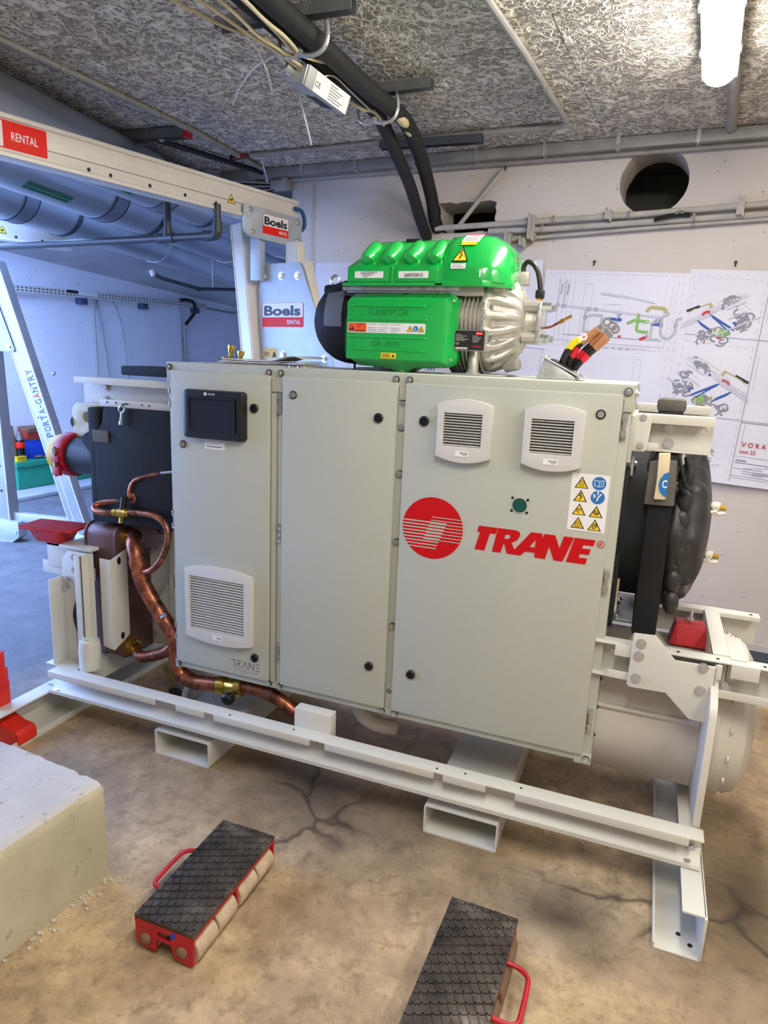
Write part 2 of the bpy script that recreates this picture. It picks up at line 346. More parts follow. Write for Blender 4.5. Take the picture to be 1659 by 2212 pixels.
def text(name, body, m, parent, O, A, B, w, h=None, bold=0, shear=0, ext=.0006, align='L', label=None, local=False):
    """flat lettering: origin O (left end of the base line), unit axes A (along) and B (up); w = width, h = cap height"""
    A, B = V(A).normalized(), V(B).normalized(); N = A.cross(B)
    key = (body, bold, shear)
    if key not in _txt:
        cu = bpy.data.curves.new('t', 'FONT'); cu.body = body; cu.size = 1; cu.offset = bold; cu.shear = shear; cu.resolution_u = 3; cu.fill_mode = 'FRONT'
        o = bpy.data.objects.new('t', cu); COL.objects.link(o); bpy.context.view_layer.update()
        me = bpy.data.meshes.new_from_object(o.evaluated_get(bpy.context.evaluated_depsgraph_get()))
        vs = [tuple(q.co) for q in me.vertices]; fs = [tuple(p.vertices) for p in me.polygons]
        bpy.data.objects.remove(o); bpy.data.curves.remove(cu); bpy.data.meshes.remove(me)
        x0 = min(q[0] for q in vs); x1 = max(q[0] for q in vs); y0 = min(q[1] for q in vs); y1 = max(q[1] for q in vs)
        _txt[key] = ([((q[0] - x0) / (x1 - x0), (q[1] - y0) / (y1 - y0)) for q in vs], fs, (x1 - x0) / (y1 - y0))
    vs, fs, asp = _txt[key]; h = h or w / asp
    b = MB(); b.add([V(O) + A * (a * w) + B * (c * h) + N * ext for a, c in vs], fs)
    return part(name, b, m, parent, smooth=False, label=label, local=local)
def struct(name, mb, m, bevel=0, smooth=False):
    """a piece of the room, authored in room coordinates (u along the back wall, v towards it, z up)"""
    o = bpy.data.objects.new(name, mkmesh(name, mb, m, smooth, bevel)); COL.objects.link(o); o.matrix_basis = RM
    return setp(o, kind='structure')
def R(u, v, z): return RM @ V((u, v, z))

# ================================================================ the room
BV = 2.274; LU = -4.98; CZ = 2.80
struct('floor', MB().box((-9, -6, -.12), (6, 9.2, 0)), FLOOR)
cs = struct('ceiling', MB().box((-2.3, -5, CZ + .03), (4.6, 9.2, CZ + .2)).box((-6, 2.6, CZ + .03), (-2.3, 9.2, CZ + .2)).box((-2.3, -5, CZ), (-1.66, 8.6, CZ + .03)).box((LU, 2.6, CZ), (-2.3, 8.6, CZ + .03)).box((-1.66, BV + .02, CZ), (-.9, 8.6, CZ + .03)), SLAB)
bu = -1.66; k = 0
while bu < 4.0:
    bw = .40 if k == 0 else .6
    for v0, v1 in ((-3.6, -2.2), (-2.2, -.62), (-.62, .95), (.95, BV)):
        sh = .21 * (k % 2)
        a, b = (v0 - sh if v0 > -3 else v0), (v1 - sh if v1 < BV else v1)
        q = MB().box((bu + .0015, a + .0015, CZ + random.uniform(-.002, .002)), (bu + bw - .0015, b - .0015, CZ + .03))
        o = bpy.data.objects.new('ceiling_board', mkmesh('ceiling_board', q, MATS['wood_wool'], False)); COL.objects.link(o); o.parent = cs
    bu += bw; k += 1
# back wall with a round core hole and a rectangular duct opening
def jag(pts, a):
    return [(x + random.uniform(-a, a), z + random.uniform(-a, a)) for x, z in pts]
hole_r = jag(circ(1.408, 2.585, .178, 40, .176), .0025)
rect = []
for (x0, z0), (x1, z1) in (((.145, 2.36), (.525, 2.36)), ((.525, 2.36), (.525, 2.53)), ((.525, 2.53), (.145, 2.53)), ((.145, 2.53), (.145, 2.36))):
    rect += [(x0 + (x1 - x0) * i / 9, z0 + (z1 - z0) * i / 9) for i in range(9)]
rect = jag(rect, .006)
struct('wall_back', MB().plate([(-.92, 0), (4.6, 0), (4.6, CZ + .03), (-.92, CZ + .03)], [hole_r, rect], O=(0, BV, 0), t=.32), WALL)
struct('wall_behind_opening', MB().box((-.85, BV + .9, 0), (4.6, BV + 1.0, CZ + .06)).box((4.5, BV + .3, 0), (4.6, BV + .9, CZ + .06)), SLAB)
struct('wall_recess', MB().box((-.93, BV + .32, 0), (-.80, 8.6, CZ)), WALL2)
struct('wall_far', MB().box((LU - .3, 8.5, 0), (-.8, 8.7, CZ + .03)), WALL2)
struct('wall_left', MB().box((LU - .25, -.8, 0), (LU, 8.6, CZ + .03)), WALL2)
struct('wall_right', MB().box((4.0, -3.8, 0), (4.2, BV, CZ + .03)), WALL)
struct('wall_front', MB().box((-1.3, -3.8, 0), (4.2, -3.6, CZ + .03)).box((-2.3, -3.8, 0), (-1.3, -3.6, CZ + .03)), WALL)
# the bay on the left is open to the sky in front; added unseen wall keeps much of its daylight off the cabinet
struct('wall_light_blocker', MB().box((-2.45, -3.8, 0), (-2.25, -1.5, CZ + .03)), WALL)
# sloping haunch between the left wall and the soffit
struct('trim_haunch', MB().add([(LU, 2.6, 2.54), (LU, 3.55, 2.475), (LU, 8.5, 2.17), (-3.75, 8.5, CZ), (-3.95, 2.6, CZ), (LU - .02, 2.6, CZ), (LU - .02, 8.5, CZ)],
       [(0, 1, 2, 3, 4), (0, 4, 5), (2, 6, 3)]), wall_mat('painted_soffit', 'A5A4A6', 'C2C1C2'))
struct('trim_gutter', MB().box((-.9, BV - .16, -.02), (4, BV - .005, .012)), mat('dark_gutter', '3B4048', .6))
struct('trim_skirting', MB().box((-.92, BV - .012, 0), (4, BV, .05)), WALL)
struct('trim_kerb', MB().box((LU, 2.6, 0), (LU + .62, 8.5, .045)), mat('kerb_concrete', 'A9AAAE', .85, 0, .12, 5, .3, 40), .012)
for i, u in enumerate((-.742, -.755, -.765)):
    struct('trim_joint', MB().box((u - .004, BV - .004, 1.9), (u + .004, BV + .002, 2.7)), WALL)

# ---- ceiling lamps (one in view, more of the same row behind the camera)
def lamp(u, v0, v1, label, cat='ceiling light', group=None):
    t = thing('ceiling_light', label, cat, R(u, (v0 + v1) / 2, CZ - .10), ROOM, group)
    part('housing', MB().box((u - .066, v0 + .01, CZ - .072), (u + .066, v1 - .01, CZ - .030)).box((u - .03, v0 + .3, CZ - .035), (u + .03, v0 + .36, CZ)).box((u - .03, v1 - .36, CZ - .035), (u + .03, v1 - .3, CZ)).room(), LAMPB, t, .006)
    L = []
    for i in range(15):
        f = i / 14; e = 1
        d = min(f, 1 - f) * (v1 - v0)
        if d < .07: e = sqrt(max(0, 1 - (1 - d / .07) ** 2)) * .82 + .18
        L.append([V((u + .062 * e * cos(a), v0 + (v1 - v0) * f, CZ - .072 - .055 * e * max(0, sin(a)))) for a in [pi * j / 10 for j in range(11)]])
    b = MB().loft(L); part('diffuser', b.room(), GLOW, t)
    b = MB()
    for v in (v0 + .2, v0 + .65, v1 - .3):
        for sx in (-1, 1): b.box((u + sx * .067 - .004, v - .012, CZ - .09), (u + sx * .067 + .004, v + .012, CZ - .05))
    part('clip', b.room(), CHROME, t)
lamp(1.70, .02, 1.33, 'long glowing batten light on the ceiling at upper right')
lamp(1.71, -2.3, -1.0, 'glowing batten light further along the row, behind the viewer')
lamp(3.1, -1.7, -.4, 'glowing batten light at the far right, out of the picture')

# ---- conduits and pipes on ceiling and walls
def conduit(label, pts, r, m=None, clips=(), name='conduit', cat='conduit', sleeves=(), group=None, room=True):
    P = [R(*p) if room else V(p) for p in pts]
    t = thing(name, label, cat, P[0], 0, group)
    part('tube', MB().tube(P, r, 10, False), m or CONDUIT, t)
    for f in sleeves:
        j = min(int(f * (len(P) - 1)), len(P) - 2); g = f * (len(P) - 1) - j; c = P[j].lerp(P[j + 1], g); d = (P[j + 1] - P[j]).normalized()
        part('sleeve', MB().cyl(c - d * .03, c + d * .03, r * 1.18, 10), m or CONDUIT, t)
    for f in clips:
        j = min(int(f * (len(P) - 1)), len(P) - 2); g = f * (len(P) - 1) - j; c = P[j].lerp(P[j + 1], g); d = (P[j + 1] - P[j]).normalized()
        part('clip', MB().cyl(c - d * .008, c + d * .008, r * 1.35, 8).box(c - V((.006, .006, 0)), c + V((.006, .006, r + .012))), CONDUIT, t)
    return t
zc = CZ - .018
conduit('grey conduit along the ceiling above the gantry beam', [(-1.0, -.9, zc), (-.985, .6, zc), (-.995, 1.35, zc), (-1.07, BV - .12, zc)], .016, clips=(.3, .55, .8), sleeves=(.45, .7))
conduit('dark thin pipe along the ceiling left of the grey conduit', [(-1.3, 1.35, CZ - .03), (-1.10, BV - .1, CZ - .03)], .016, GASKET)
conduit('grey conduit crossing the ceiling in front of the raceway', [(-.96, 1.85, zc), (.1, 1.85, zc), (1.02, 1.86, zc)], .015, clips=(.35, .75), sleeves=(.5, .8))
conduit('grey conduit along the ceiling between the hoses and the light', [(.93, -.3, zc), (.985, .95, zc), (1.0, 1.8, zc)], .015, clips=(.72, .97), sleeves=(.75,))
conduit('wide flat grey duct on the ceiling behind the batten light', [(1.75, 1.3, CZ - .012), (1.76, BV - .03, CZ - .012)], .026)
t = thing('wall_raceway', 'long grey steel raceway along the ceiling edge of the back wall', 'raceway', R(-1.4, BV - .06, CZ - .07))
part('channel', MB().box((-1.45, BV - .10, CZ - .062), (4, BV - .03, CZ - .004)).room(), CONDUIT, t, .004)
part('lower_pipe', MB().cyl((-1.35, BV - .035, CZ - .075), (4, BV - .035, CZ - .075), .014, 10).room(), CONDUIT, t)
for k in range(13): part('strap', MB().box((-1.2 + k * .4, BV - .104, CZ - .066), (-1.18 + k * .4, BV - .02, CZ)).room(), STEEL, t)
t = thing('junction_box', 'small grey junction box at the end of the wall conduit', 'junction box', R(-1.0, BV - .05, 2.66))
part('housing', MB().box((-1.05, BV - .075, 2.665), (-.92, BV - .005, 2.735)).room(), PVC, t, .006)
part('cover_line', MB().box((-1.04, BV - .078, 2.722), (-.96, BV - .074, 2.727)).room(), INK, t)
t = thing('cable_bundle', 'dark bundle of thin cables over the gantry beam end', 'cables', R(-1.2, BV - .1, 2.68))
for k in range(6):
    part('cable', MB().tube([(-1.6, BV - .2 + k * .02, 2.74 - k * .008), (-1.35, BV - .15 + k * .015, 2.72 - k * .01), (-1.1, BV - .08, 2.71 - k * .012), (-1.02, BV - .06, 2.70 - k * .006)], .005, 6).room(), RUBBER if k % 2 else PVC, t)
yw = BV - .03
conduit('pale grey conduit under the raceway, ending in a hook', [(-.84, yw, 2.735), (-.1, yw, 2.73), (.53, yw, 2.728)], .015, PVC, clips=(.35, .75), sleeves=(.6,))
conduit('small black hooked cable end between two pale conduits', [(.53, yw, 2.728), (.565, yw, 2.725), (.575, yw, 2.70), (.56, yw, 2.675)], .006, BLACK)
conduit('pale grey conduit running diagonally across the wall opening', [(.565, yw - .01, 2.69), (.44, yw - .02, 2.54), (.31, yw - .02, 2.385)], .0135, PVC)
G = 'three sagging conduits on the back wall'
conduit('topmost of three sagging conduits, under the round hole', [(.16, yw - .02, 2.378), (.78, yw - .02, 2.393), (1.3, yw - .02, 2.406), (1.98, yw - .02, 2.432), (3.5, yw - .02, 2.47)], .0165, PVC, clips=(.3, .5), sleeves=(.26,))
conduit('middle of three sagging conduits on the back wall', [(.5, yw - .01, 2.352), (.8, yw - .01, 2.349), (1.4, yw - .01, 2.368), (1.99, yw - .01, 2.384), (3.5, yw - .01, 2.44)], .0165, PVC, clips=(.26, .6))
conduit('lowest and thinnest of three sagging conduits on the wall', [(.64, yw, 2.300), (.79, yw, 2.308), (1.4, yw, 2.338), (1.99, yw, 2.362), (3.5, yw, 2.41)], .010, PVC, clips=(.24, .6))
for u, z, h, lab in ((.765, 2.36, .13, 'tall white conduit clip above the green compressor'), (1.195, 2.41, .05, 'small conduit clip on the topmost sagging conduit'), (1.855, 2.425, .09, 'white conduit clip at the right picture edge'), (.63, 2.30, .06, 'tilted loose conduit clip above the compressor cable'), (.72, 2.28, .04, 'small loose conduit clip right of the tilted one')):
    t = thing('conduit_clip', lab, 'clip', R(u, yw - .03, z - h / 2))
    part('stem', MB().box((u - .012, yw - .052, z - h / 2), (u + .012, yw + .03, z + h / 2)).room(), PVC, t, .004)
    part('jaw', MB().box((u - .018, yw - .06, z - h / 2), (u - .010, yw + .0, z + h / 2 + .012)).box((u + .010, yw - .06, z - h / 2 - .012), (u + .018, yw, z + h / 2)).room(), PVC, t, .002)
t = thing('torn_tape', 'scrap of torn black tape on the sagging conduits', 'tape', R(1.5, yw - .04, 2.38))
part('strip', MB().tube([(1.44, yw - .045, 2.372), (1.5, yw - .05, 2.385), (1.56, yw - .045, 2.392), (1.62, yw - .04, 2.39)], .012, 6).room(), GASKET, t)
part('torn_end', MB().tube([(1.54, yw - .05, 2.39), (1.56, yw - .055, 2.405), (1.585, yw - .05, 2.40)], .007, 6).room(), CHROME, t)

DSTEEL = galv_mat('dark_steel', '6A6D70', '85888A', .45, .5, 14)
# ---- steel channel brackets on the ceiling
def bracket(label, p, q, w=.045, h=.04, m=None):
    p, q = V(p), V(q); t = thing('ceiling_bracket', label, 'bracket', (p + q) / 2); m = m or DSTEEL
    a = (q - p).normalized(); u = V((-a.y, a.x, 0)); b = MB()
    for o in (-1, 1): b.bar(p + u * o * w / 2, q + u * o * w / 2, .004, h)
    b.bar(p + V((0, 0, h / 2)), q + V((0, 0, h / 2)), w, .004); part('channel', b, m, t)
    part('threaded_rod', MB().cyl(p.lerp(q, .3) + V((0, 0, h / 2)), p.lerp(q, .3) + V((0, 0, 2.83 - p.z)), .006, 8), STEEL, t)
    return t
bracket('dark steel channel crossing above the hoses, nearest the viewer', (.02, .30, 2.75), (.57, .30, 2.75))
bracket('grey steel channel holding the hoses below the seam', (.14, 1.065, 2.755), (.62, 1.03, 2.755))
bracket('dark steel channel behind the hoses near the back wall', (.07, 1.80, 2.75), (.66, 1.81, 2.75), m=MATS['dark_gutter'])
t = bracket('dark steel channel with a red end cap above the gantry beam', (-1.36, 1.36, 2.765), (-.94, 1.38, 2.765), .06, .05, DSTEEL)
part('end_cap', MB().box((-.945, 1.348, 2.738), (-.918, 1.412, 2.792)), RED, t, .003)
bolt(t, (-1.1, 1.37, 2.738), (0, 0, -1), .012)
t = thing('pipe_hanger', 'thin threaded hanger rod dropping to the raceway', 'hanger', R(-1.1, 1.86, 2.7))
part('rod', MB().cyl((-.98, 2.0, 2.80), (-1.02, 2.12, 2.70), .006, 8).room(), STEEL, t); part('nut', MB().cyl((-1.01, 2.1, 2.715), (-1.02, 2.12, 2.70), .012, 6).room(), STEEL, t)
t = thing('pipe_stub', 'rusty red pipe stub at the end of the crossing conduit', 'pipe', R(-1.05, 1.85, 2.76))
part('tube', MB().cyl((-1.09, 1.84, 2.77), (-.98, 1.85, 2.782), .015, 10).room(), mat('rust_red', '6E2F28', .7), t)
part('rim', MB().lathe([(0, .015), (0, .022), (.012, .022), (.012, .015)], (-1.10, 1.84, 2.769), (1, 0, .1), 10).room(), GASKET, t)

# ---- the two thick hoses, cables, driver box
def hose(label, pts, r, patch=None):
    t = thing('insulated_hose', label, 'hose', pts[len(pts) // 2]); part('foam_sleeve', MB().tube(pts, r, 16, seg=8), HOSE, t); return t
t = hose('right thick black foam hose with a pale foam-filler patch', [(.33, -3.5, 2.70), (.35, -1.8, 2.70), (.36, -.5, 2.70), (.372, .1, 2.695), (.388, .45, 2.69), (.400, .81, 2.685), (.412, 1.05, 2.69), (.395, 1.35, 2.70), (.335, 1.75, 2.655), (.305, 2.05, 2.53), (.29, 2.20, 2.42), (.285, 2.36, 2.36)], .038)
part('filler_patch', MB().ball((.420, 1.20, 2.678), .034, 14, 10, (.65, 2.6, .8)), FILLER, t); part('filler_patch', MB().ball((.395, 1.37, 2.680), .027, 12, 8, (.7, 2.6, .8)), FILLER, t)
part('tape_band', MB().cyl((.296, 2.14, 2.475), (.293, 2.17, 2.452), .041, 14), GASKET, t)
hose('left thick black foam hose bending down into the wall opening', [(.24, -3.5, 2.71), (.26, -1.8, 2.71), (.27, -.5, 2.71), (.285, .07, 2.705), (.30, .5, 2.70), (.315, .85, 2.70), (.305, 1.1, 2.71), (.29, 1.28, 2.695), (.272, 1.5, 2.64), (.240, 1.85, 2.545), (.222, 2.12, 2.41), (.22, 2.28, 2.33), (.22, 2.4, 2.30)], .034)
for i, (y, z, lab) in enumerate(((.34, 2.685, 'grey hook clamp holding the hoses, nearest the viewer'), (1.06, 2.68, 'grey hook clamp where the hoses bend downwards'))):
    t = thing('hose_clamp', lab, 'clamp', (.36, y, z))
    c = [(.44, y, z + .07), (.452, y, z + .01), (.44, y, z - .035), (.40, y, z - .055), (.35, y, z - .05), (.335, y, z - .03)]
    part('hook', MB().tube(c, .009, 8), STEEL, t); part('strap', MB().tube([(.345, y + .01, z - .03), (.30, y + .01, z - .052), (.26, y + .01, z - .035), (.25, y + .01, z + .02)], .007, 8), STEEL, t)
    bolt(t, (.345, y, z - .05), (0, -.5, -1), .008)
cab = [([(.15, -3.4, 2.66), (.17, -1.5, 2.66), (.19, -.25, 2.655), (.215, .0, 2.65), (.235, .16, 2.645), (.262, .28, 2.64), (.275, .42, 2.64), (.29, .60, 2.632), (.31, .72, 2.628)], 'outer'), 
       ([(.22, -3.4, 2.66), (.24, -1.5, 2.66), (.26, -.2, 2.655), (.268, .02, 2.65), (.262, .18, 2.645), (.285, .28, 2.64), (.285, .36, 2.642), (.296, .5, 2.64), (.318, .68, 2.63)], 'second'),
       ([(.30, -3.4, 2.655), (.32, -1.5, 2.655), (.34, -.2, 2.655), (.335, .10, 2.652), (.345, .22, 2.648), (.335, .33, 2.645), (.31, .36, 2.643), (.285, .31, 2.643), (.278, .2, 2.648)], 'looped'),
       ([(.29, -3.4, 2.662), (.31, -1.5, 2.662), (.33, -.15, 2.66), (.325, .2, 2.654), (.318, .34, 2.648), (.36, .47, 2.66), (.39, .53, 2.68)], 'short')]
for P, nm in cab:
    solo('power_cable', MB().tube(P, .0065, 8), CABLE, {'outer': 'cream cable hanging lowest beside the hoses, ending at the grey box', 'second': 'cream cable running inside the lowest one to the grey box', 'looped': 'cream cable with a loop at the hose clamp', 'short': 'short cream cable tucked up behind the thick hose'}[nm], 'cable', 'cream cables beside the hoses')
solo('power_cable', MB().tube([(.03, -3.4, 2.665), (.06, -1.5, 2.665), (.10, -.2, 2.66), (.135, .02, 2.66), (.17, .13, 2.658), (.215, .19, 2.655)], .006, 8), CABLE, 'loose cream cable end left of the hoses', 'cable')
solo('power_cable', MB().tube([(.30, .86, 2.655), (.33, .95, 2.65), (.35, 1.02, 2.66), (.345, 1.12, 2.66), (.33, 1.2, 2.66)], .007, 8), CABLE, 'cream cable leaving the grey box towards the wall', 'cable')
solo('power_cable', MB().tube([(.335, .56, 2.645), (.35, .62, 2.66), (.36, .75, 2.65), (.35, .98, 2.655)], .003, 6), TIE, 'thin white wire between the grey box and the hose bend', 'cable')
for P, lab in (([(.215, .18, 2.65), (.20, .28, 2.645), (.16, .42, 2.62), (.105, .55, 2.60)], 'loose white cable tie hanging straight down left of the box'), ([(.24, .34, 2.645), (.13, .38, 2.63), (.0, .48, 2.61), (-.13, .62, 2.60)], 'long white cable tie sticking out to the left'), ([(.20, .60, 2.60), (.19, .66, 2.55), (.165, .78, 2.47)], 'white cable tie dangling under the grey box')):
    solo('cable_tie', MB().tube(P, .0042, 6), TIE, lab, 'cable tie')
t = thing('driver_box', 'small grey metal box with a white type label hanging by the hoses', 'metal box', (.29, .58, 2.60))
Bx = Mx.Translation((.285, .60, 2.618)) @ Mx.Rotation(radians(-7), 4, 'Z') @ Mx.Rotation(radians(-3), 4, 'X') @ Mx.Rotation(radians(18), 4, 'Y') @ Mx.Diagonal((1, 1, 1.25, 1))
part('housing', MB().box((-.055, -.15, -.03), (.055, .15, .03)).xf(Bx), GREYBOX, t, .004)
part('type_label', MB().box((.0555, -.10, -.028), (.0565, .14, .028)).xf(Bx), WPAPER, t)
part('end_plate', MB().box((-.05, -.158, -.028), (.05, -.15, .028)).xf(Bx), STEEL, t, .003)
part('cable_gland', MB().cyl((-.02, -.158, 0), (-.02, -.20, .005), .018, 10).cyl((-.02, -.20, .005), (-.045, -.26, .03), .011, 8).xf(Bx), STEEL, t)
part('dark_label', MB().box((-.035, -.02, -.0312), (.02, .10, -.0302)).xf(Bx), INK, t)
xx = Bx.to_3x3()
text('lettering', 'CE', INK, t, Bx @ V((.0568, -.095, -.012)), xx @ V((0, 1, 0)), xx @ V((0, 0, 1)), .035, .018)
b = MB()
for k in range(6): b.box((.0566, .0, .018 - k * .008), (.0570, .05 + (k * 37 % 50) / 900, .0215 - k * .008))
part('print', b.xf(Bx), GREYINK, t)

# ================================================================ the chiller: skid frame
fr = thing('skid_frame', 'off-white steel base frame of the chiller with rails, feet and fork pockets', 'machine frame', (.7, .3, 0))
# front side rail: C section with a notched upper lip
b = MB().box((-.55, -.147, .236), (1.97, -.088, .241)).box((-.55, -.098, .15), (1.97, -.092, .24)).box((-.55, -.147, .141), (1.97, -.088, .147)).box((-.55, -.147, .147), (1.94, -.144, .156))
for x0, x1 in ((-.55, .005), (.103, .233), (.275, .681), (.741, 1.145), (1.177, 1.322), (1.417, 1.93)): b.box((x0, -.149, .214), (x1, -.145, .241))
b.add([(-.55, -.098, .185), (1.97, -.098, .185), (1.97, -.135, .147), (-.55, -.135, .147), (-.55, -.098, .147), (1.97, -.098, .147)], [(0, 1, 2, 3), (0, 3, 4), (1, 5, 2)])
part('side_rail', b, FRAME, fr, .0015)
b = MB().box((-.60, .70, .141), (1.97, .76, .241)); part('side_rail', b, FRAME, fr, .004)
b = MB().box((-.62, -.09, .236), (-.45, .72, .241)).box((-.62, -.09, .141), (-.45, .72, .146)).box((-.47, -.09, .146), (-.45, .72, .236)); part('end_plate', b, FRAME, fr, .001)
for p, n in (((-.515, -.099, .196), (0, -1, 0)), ((-.522, -.125, .148), (0, -.3, 1)), ((.679, -.099, .2), (0, -1, 0)), ((1.945, -.099, .182), (0, -1, 0)), ((1.935, -.125, .148), (0, -.3, 1)), ((1.37, -.10, .222), (0, -1, 0)), ((1.93, -.1, .222), (0, -1, 0)), ((.72, -.099, .2), (0, -1, 0))):
    bolt(fr, p, n, .0105)
for x in (.335, .6, 1.15, 1.245, 1.43): bolt(fr, (x, -.115 - .012 * (int(x * 10) % 2), .2412), (0, 0, 1), .004, 'dot', 'hole', INK)
# foot channels across the ends
b = MB().box((1.857, -.335, 0), (1.98, .80, .006)).box((1.974, -.335, 0), (1.982, .80, .138)).box((1.918, -.325, .131), (1.98, .80, .138)).box((1.855, -.335, 0), (1.861, .80, .022))
part('foot_channel', b, FRAME, fr, .002)
b = MB().box((-.635, -.48, 0), (-.51, .80, .007)).box((-.637, -.48, 0), (-.629, .80, .138)).box((-.635, -.48, .131), (-.56, .80, .139)).box((-.514, -.48, 0), (-.508, .80, .03))
part('foot_channel', b, FRAME, fr, .002)
part('block', MB().box((-.50, -.10, .105), (-.475, -.03, .14)).box((1.08, -.05, .106), (1.40, .0, .141)).box((-.03, -.05, .106), (.27, .0, .141)), FRAME, fr, .002)
for x, y in ((1.925, -.26), (1.955, -.29)): bolt(fr, (x, y, .0062), (0, 0, 1), .007, 'dot', 'hole', INK)
# fork pockets
for x0, x1, y0 in ((1.118, 1.372, -.142), (-.007, .248, -.142)):
    rr = rrect(x0, 0, x1, .106, .007, 3); ri = rrect(x0 + .006, .006, x1 - .006, .1, .005, 3)
    part('fork_pocket', MB().plate(rr, [ri], O=(0, y0, 0), t=.95), FRAME, fr)
# cabinet post, left corner post and leg
part('cabinet_post', MB().box((.587, -.088, .15), (.735, -.04, .312)), FRAME, fr, .004)
b = MB().plate([(-.572, .241), (-.40, .241), (-.40, .735), (-.53, .735), (-.565, .70), (-.572, .62)], [[(-.508, .30), (-.468, .30), (-.468, .54), (-.49, .56), (-.512, .50)]], O=(0, -.02, 0), t=.006)
b.box((-.578, -.088, .24), (-.568, -.015, .62)); b.box((-.462, -.06, .33), (-.426, -.052, .735)).box((-.432, -.06, .33), (-.426, -.015, .735))
part('corner_post', b, FRAME, fr, .002)
part('leg_tube', MB().lathe([(0, .045), (.10, .045), (.125, .040), (.128, .030), (.14, .030)], (-.415, -.045, .241), (0, 0, 1), 20), FRAME, fr)
random.seed(3)
for k in range(5): part('loom_cable', MB().tube([(-.495 + .006 * k, -.005, .55), (-.50 + .01 * k + random.uniform(-.01, .01), -.03 - .004 * k, .46), (-.485 + .004 * k, -.03, .38), (-.478, -.01, .30)], .006, 6), BLACK, fr)
for p in ((-.494, -.026, .733 - .02), (-.494, -.026, .657), (-.536, -.026, .61), (-.546, -.026, .575)): bolt(fr, p, (0, -1, 0), .010)
# left overhang of the lower members and its end bracket
part('lower_member', MB().box((-.69, .02, .73), (-.44, .10, .742)).box((-.69, .02, .64), (-.44, .026, .742)).box((-.73, .028, .60), (-.44, .036, .655)).box((-.60, .00, .735), (-.43, .16, .748)), FRAME, fr, .002)
# upper members front and rear
def cbeam(x0, x1, y, z0, z1, lip=.03, w=.05, sgn=-1, low=True):
    b = MB().box((x0, y, z0), (x1, y + .006, z1)); ya = y + sgn * w
    b.box((x0, min(ya, y), z1 - .005), (x1, max(ya, y + .006), z1)); b.box((x0, min(ya - .003, ya + .003), z1 - lip), (x1, max(ya - .003, ya + .003), z1))
    b.box((x0, min(ya, y), z0), (x1, max(ya, y + .006), z0 + .005))
    return b
part('upper_member', cbeam(-.545, -.05, .13, 1.340, 1.452, .026), FRAME, fr, .0015)
part('upper_member', cbeam(1.64, 1.857, .13, 1.337, 1.446, .026).box((1.66, .078, 1.337), (1.71, .083, 1.362)), FRAME, fr, .0015)
part('upper_member', MB().box((-.40, .55, 1.36), (1.868, .556, 1.456)).box((-.40, .50, 1.451), (1.868, .556, 1.458)).box((-.40, .497, 1.43), (1.868, .503, 1.458)), FRAME, fr, .0015)
part('end_bracket', MB().plate([(1.640, 1.335), (1.672, 1.335), (1.680, 1.343), (1.684, 1.43), (1.676, 1.444), (1.640, 1.444)], O=(0, .066, 0), t=.006).box((1.634, .066, 1.335), (1.64, .30, 1.444)), FRAME, fr, .001)
for p in ((1.659, .064, 1.436), (1.659, .064, 1.351)): bolt(fr, p, (0, -1, 0), .007)
for p in ((1.737, .128, 1.407), (1.737, .128, 1.359), (-.425, .128, 1.413), (-.425, .128, 1.362)): bolt(fr, p, (0, -1, 0), .0115)
bolt(fr, (1.842, .1292, 1.411), (0, -1, 0), .006, 'dot', 'hole', WHITE)
part('lower_flange_plate', MB().box((-.415, .078, 1.340), (-.05, .083, 1.368)), FRAME, fr, .001)
for x, z in ((-.375, 1.357), (-.20, 1.356), (-.165, 1.355), (-.33, 1.357)): bolt(fr, (x, .0778, z), (0, -1, 0), .004, 'dot', 'hole', INK)
# lower right members, gusset plate and cross member
b = MB().box((1.60, .05, .63), (2.75, .056, .742)).box((1.60, 0, .737), (2.75, .056, .742)).box((1.60, 0, .63), (2.75, .056, .635)).box((1.955, -.003, .63), (2.75, .003, .655)).box((1.645, -.003, .63), (1.72, .003, .655)).box((1.986, -.003, .698), (2.062, .003, .742)).box((1.66, -.003, .705), (1.72, .003, .742))
part('lower_member', b, FRAME, fr, .0015)
b = MB().box((1.60, .52, .628), (2.118, .526, .744)).box((1.60, .47, .739), (2.118, .526, .744)).box((1.60, .467, .728), (2.118, .472, .744)); part('lower_member', b, FRAME, fr, .0015)
part('stiffener', MB().plate([(1.70, .744), (1.84, .744), (1.78, .83), (1.70, .83)], O=(0, .50, 0), t=.005), FRAME, fr, .001)
part('cross_member', MB().box((1.938, .05, .742), (1.985, .50, .747)).box((1.98, .05, .66), (1.985, .50, .745)).box((1.985, .03, .742), (2.03, .22, .747)).box((2.027, .04, .69), (2.031, .2, .747)), FRAME, fr, .0015)
g = [(1.709, .79), (1.771, .793), (1.833, .726), (1.947, .727), (1.949, .545), (1.893, .547), (1.819, .617), (1.716, .614), (1.706, .62)]
part('gusset_plate', MB().plate(g, O=(0, -.012, 0), t=.008).box((1.943, -.012, .515), (1.951, .04, .727)).plate([(1.947, .69), (1.962, .69), (1.962, .735), (1.947, .735)], O=(0, -.014, 0), t=.01), FRAME, fr, .0015)
for x, z in ((1.733, .761), (1.731, .720), (1.730, .647), (1.911, .719), (1.912, .646)): bolt(fr, (x, -.012, z), (0, -1, 0), .0108)
for p in ((1.662, .049, .70), (2.0, .049, .672), (2.0, .049, .73)): bolt(fr, p, (0, -1, 0), .011)
for p in ((1.953, .0, .585), (1.953, .0, .555), (2.032, .12, .72), (2.032, .16, .705)): bolt(fr, p, (1, 0, 0), .008)
part('spring_mount', MB().cyl((2.031, .10, .70), (2.062, .10, .70), .022, 14).cyl((2.062, .10, .70), (2.075, .10, .70), .012, 10), FRAME, fr)
